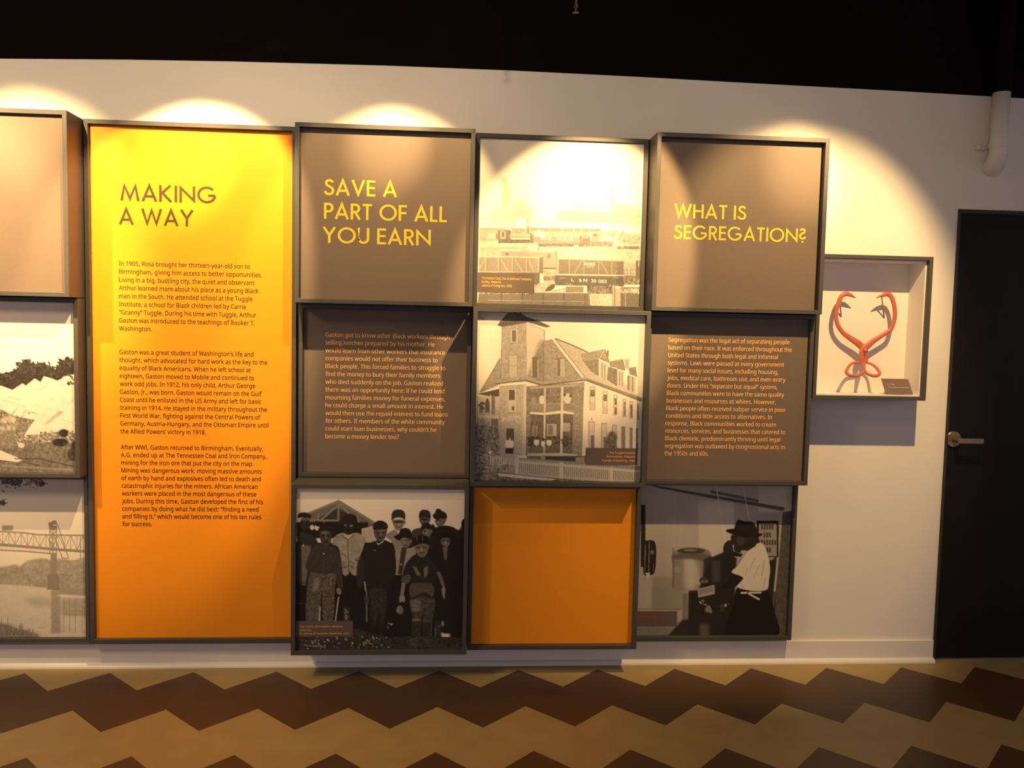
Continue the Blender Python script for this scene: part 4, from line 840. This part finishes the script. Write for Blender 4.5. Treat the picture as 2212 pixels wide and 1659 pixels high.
loopR = [(1.8532, -.052, 1.3999), (1.8768, -.06, 1.3943), (1.8893, -.08, 1.3807), (1.8925, -.11, 1.3571), (1.8724, -.125, 1.345), (1.8489, -.12, 1.3472), (1.8297, -.105, 1.3599), (1.8335, -.085, 1.3778), (1.8445, -.065, 1.3918)]
loopL = [(1.834, -.066, 1.3981), (1.8164, -.066, 1.3999), (1.7841, -.07, 1.3952), (1.7559, -.09, 1.3746), (1.7393, -.115, 1.3567), (1.749, -.13, 1.3452), (1.7814, -.13, 1.3437), (1.8119, -.115, 1.3559), (1.828, -.1, 1.3743), (1.8296, -.08, 1.3923)]
HW = [.0012, .0055, .009, .0105, .0105, .0098, .0098, .0100, .0102, .0105, .0125, .0155, .0150, .0130, .0110, .0085]
tg = empty('ice_tongs', (1.84, -.06, 1.34), 'orange painted iron tongs hung on pegs inside the wall case', 'tongs')
for arm, loop, nm in ((armL, loopR, 'arm'), (armR, loopL, 'arm')):
    pth = catmull(arm, 6)
    wid = np.interp(np.linspace(0, len(arm) - 1, len(pth)), range(len(arm)), HW)
    v, f = sweep(pth, wid, [min(.0062, w * .9) for w in wid], (0, 1, 0), seg=14)
    ao = mesh_obj('arm', v, f, M['tong'], tg, smooth=True)
    lp = catmull(loop, 7, True); k = np.linspace(0, 2 * math.pi, len(lp), endpoint=False)
    rr = [.0052 + .0026 * (.5 - .5 * math.cos(t)) for t in k]
    v, f = sweep(lp, rr, rr, (.1, .8, .6), True, 12); mesh_obj('handle_ring', v, f, M['tong'], ao, smooth=True)
v, f = lathe((1.8395, 0, 1.4560), [(.0, -.045), (.0095, -.045), (.0095, -.073), (.0085, -.077), (.005, -.0795), (0, -.080)], 'y', 20); mesh_obj('pivot_bolt', v, f, M['tong'], tg, smooth=True)

bl, br_, tl, tr_ = (1.919, -.125, 1.2640), (2.0439, -.125, 1.2640), (1.9145, -.088, 1.3287), (2.039, -.088, 1.3287)
pl = empty('placard', (1.98, -.11, 1.2640), 'small brown placard leaning in the lower corner of the wall case', 'placard')
bk = (.0, .004, .002)
V = [bl, br_, tr_, tl] + [tuple(np.array(p) + np.array(bk)) for p in (bl, br_, tr_, tl)]
mesh_obj('card', V, [(0, 1, 2, 3), (4, 7, 6, 5), (0, 4, 5, 1), (1, 5, 6, 2), (2, 6, 7, 3), (3, 7, 4, 0)], M['placard'], pl)
V = [(1.95, -.1185, 1.2640), (2.01, -.1185, 1.2640), (2.01, -.045, 1.2640), (1.95, -.045, 1.2640), (1.95, -.0875, 1.318), (2.01, -.0875, 1.318)]
mesh_obj('easel_back', V, [(0, 3, 2, 1), (0, 1, 5, 4), (3, 4, 5, 2), (0, 4, 3), (1, 2, 5)], M['white'], pl)
o = text_mesh('placard_text', [('Ice Tongs', 0, 0, 'l', .034), ('On Loan from the A.G. Gaston Family', .002, -.0150, 'l', .094)], 0, M['pale'], None, .0042, .8)
o.parent = pl
ux = Vector((1, 0, 0)); uy = (Vector(tl) - Vector(bl)); uy.x = 0; uy.normalize()
nrm = ux.cross(uy); org = Vector(bl) + uy * .047 + Vector((.0165, 0, 0)) - Vector((1.98, -.11, 1.2640)) + nrm * (.0006 if nrm.y < 0 else -.0006)
for vv in o.data.vertices:
    p = vv.co.copy(); vv.co = org + ux * p.x + uy * p.z

# ------------------------------------------------------------------ pipe, sprinkler
pp = empty('drain_pipe', (2.413, -.056, 2.26), 'white painted pipe elbowing into the wall above the dark door', 'pipe')
pr_, px_, py_ = .0365, 2.413, -.056
pth = [np.array((px_, py_, 2.606)), np.array((px_, py_, 2.36))]
for k in range(1, 10):
    t = math.radians(k * 10); pth.append(np.array((px_, py_ + .075 * (1 - math.cos(t)), 2.36 - .075 * math.sin(t))))
v, f = sweep(pth, pr_, pr_, (1, 0, 0), seg=28); mesh_obj('pipe_run', v, f, M['pvc'], pp, smooth=True)
v, f = sweep([np.array((px_, py_, 2.6065)), np.array((px_, py_, 3.299))], pr_, pr_, (1, 0, 0), seg=28); tag(mesh_obj('upper_pipe', v, f, M['black'], pp, smooth=True), 'black painted upper length of the pipe')
v, f = join(lathe((px_, py_, 2.376), [(pr_ + .0005, -.011), (pr_ + .0035, -.011), (pr_ + .0035, .011), (pr_ + .0005, .011)], 'z', 32),
            box(px_ - .075, px_ - .030, -.012, -.001, 2.365, 2.387), box(px_ + .030, px_ + .075, -.012, -.001, 2.365, 2.387),
            lathe((px_ - .062, 0, 2.376), [(0, -.002), (.0095, -.002), (.0095, -.016), (.006, -.019), (0, -.020)], 'y', 16), lathe((px_ + .062, 0, 2.376), [(0, -.002), (.0095, -.002), (.0095, -.016), (.006, -.019), (0, -.020)], 'y', 16))
mesh_obj('pipe_clamp', v, f, M['pvc'], pp)
sp = empty('sprinkler_head', (.442, -.5, 2.70), 'small dull brass pendant fitting hanging against the black upper wall', 'sprinkler')
v, f = lathe((.442, -.5, 0), [(.0, 3.30), (.006, 3.30), (.006, 2.735), (.0085, 2.733), (.0085, 2.722), (.004, 2.720), (.004, 2.706), (.0, 2.706)], 'z', 18); mesh_obj('drop_pipe', v, f, M['brass'], sp, smooth=False)
v, f = lathe((.442, -.5, 0), [(.0, 2.7055), (.011, 2.7055), (.0125, 2.7035), (.0, 2.7025)], 'z', 24); mesh_obj('deflector', v, f, M['brass'], sp)
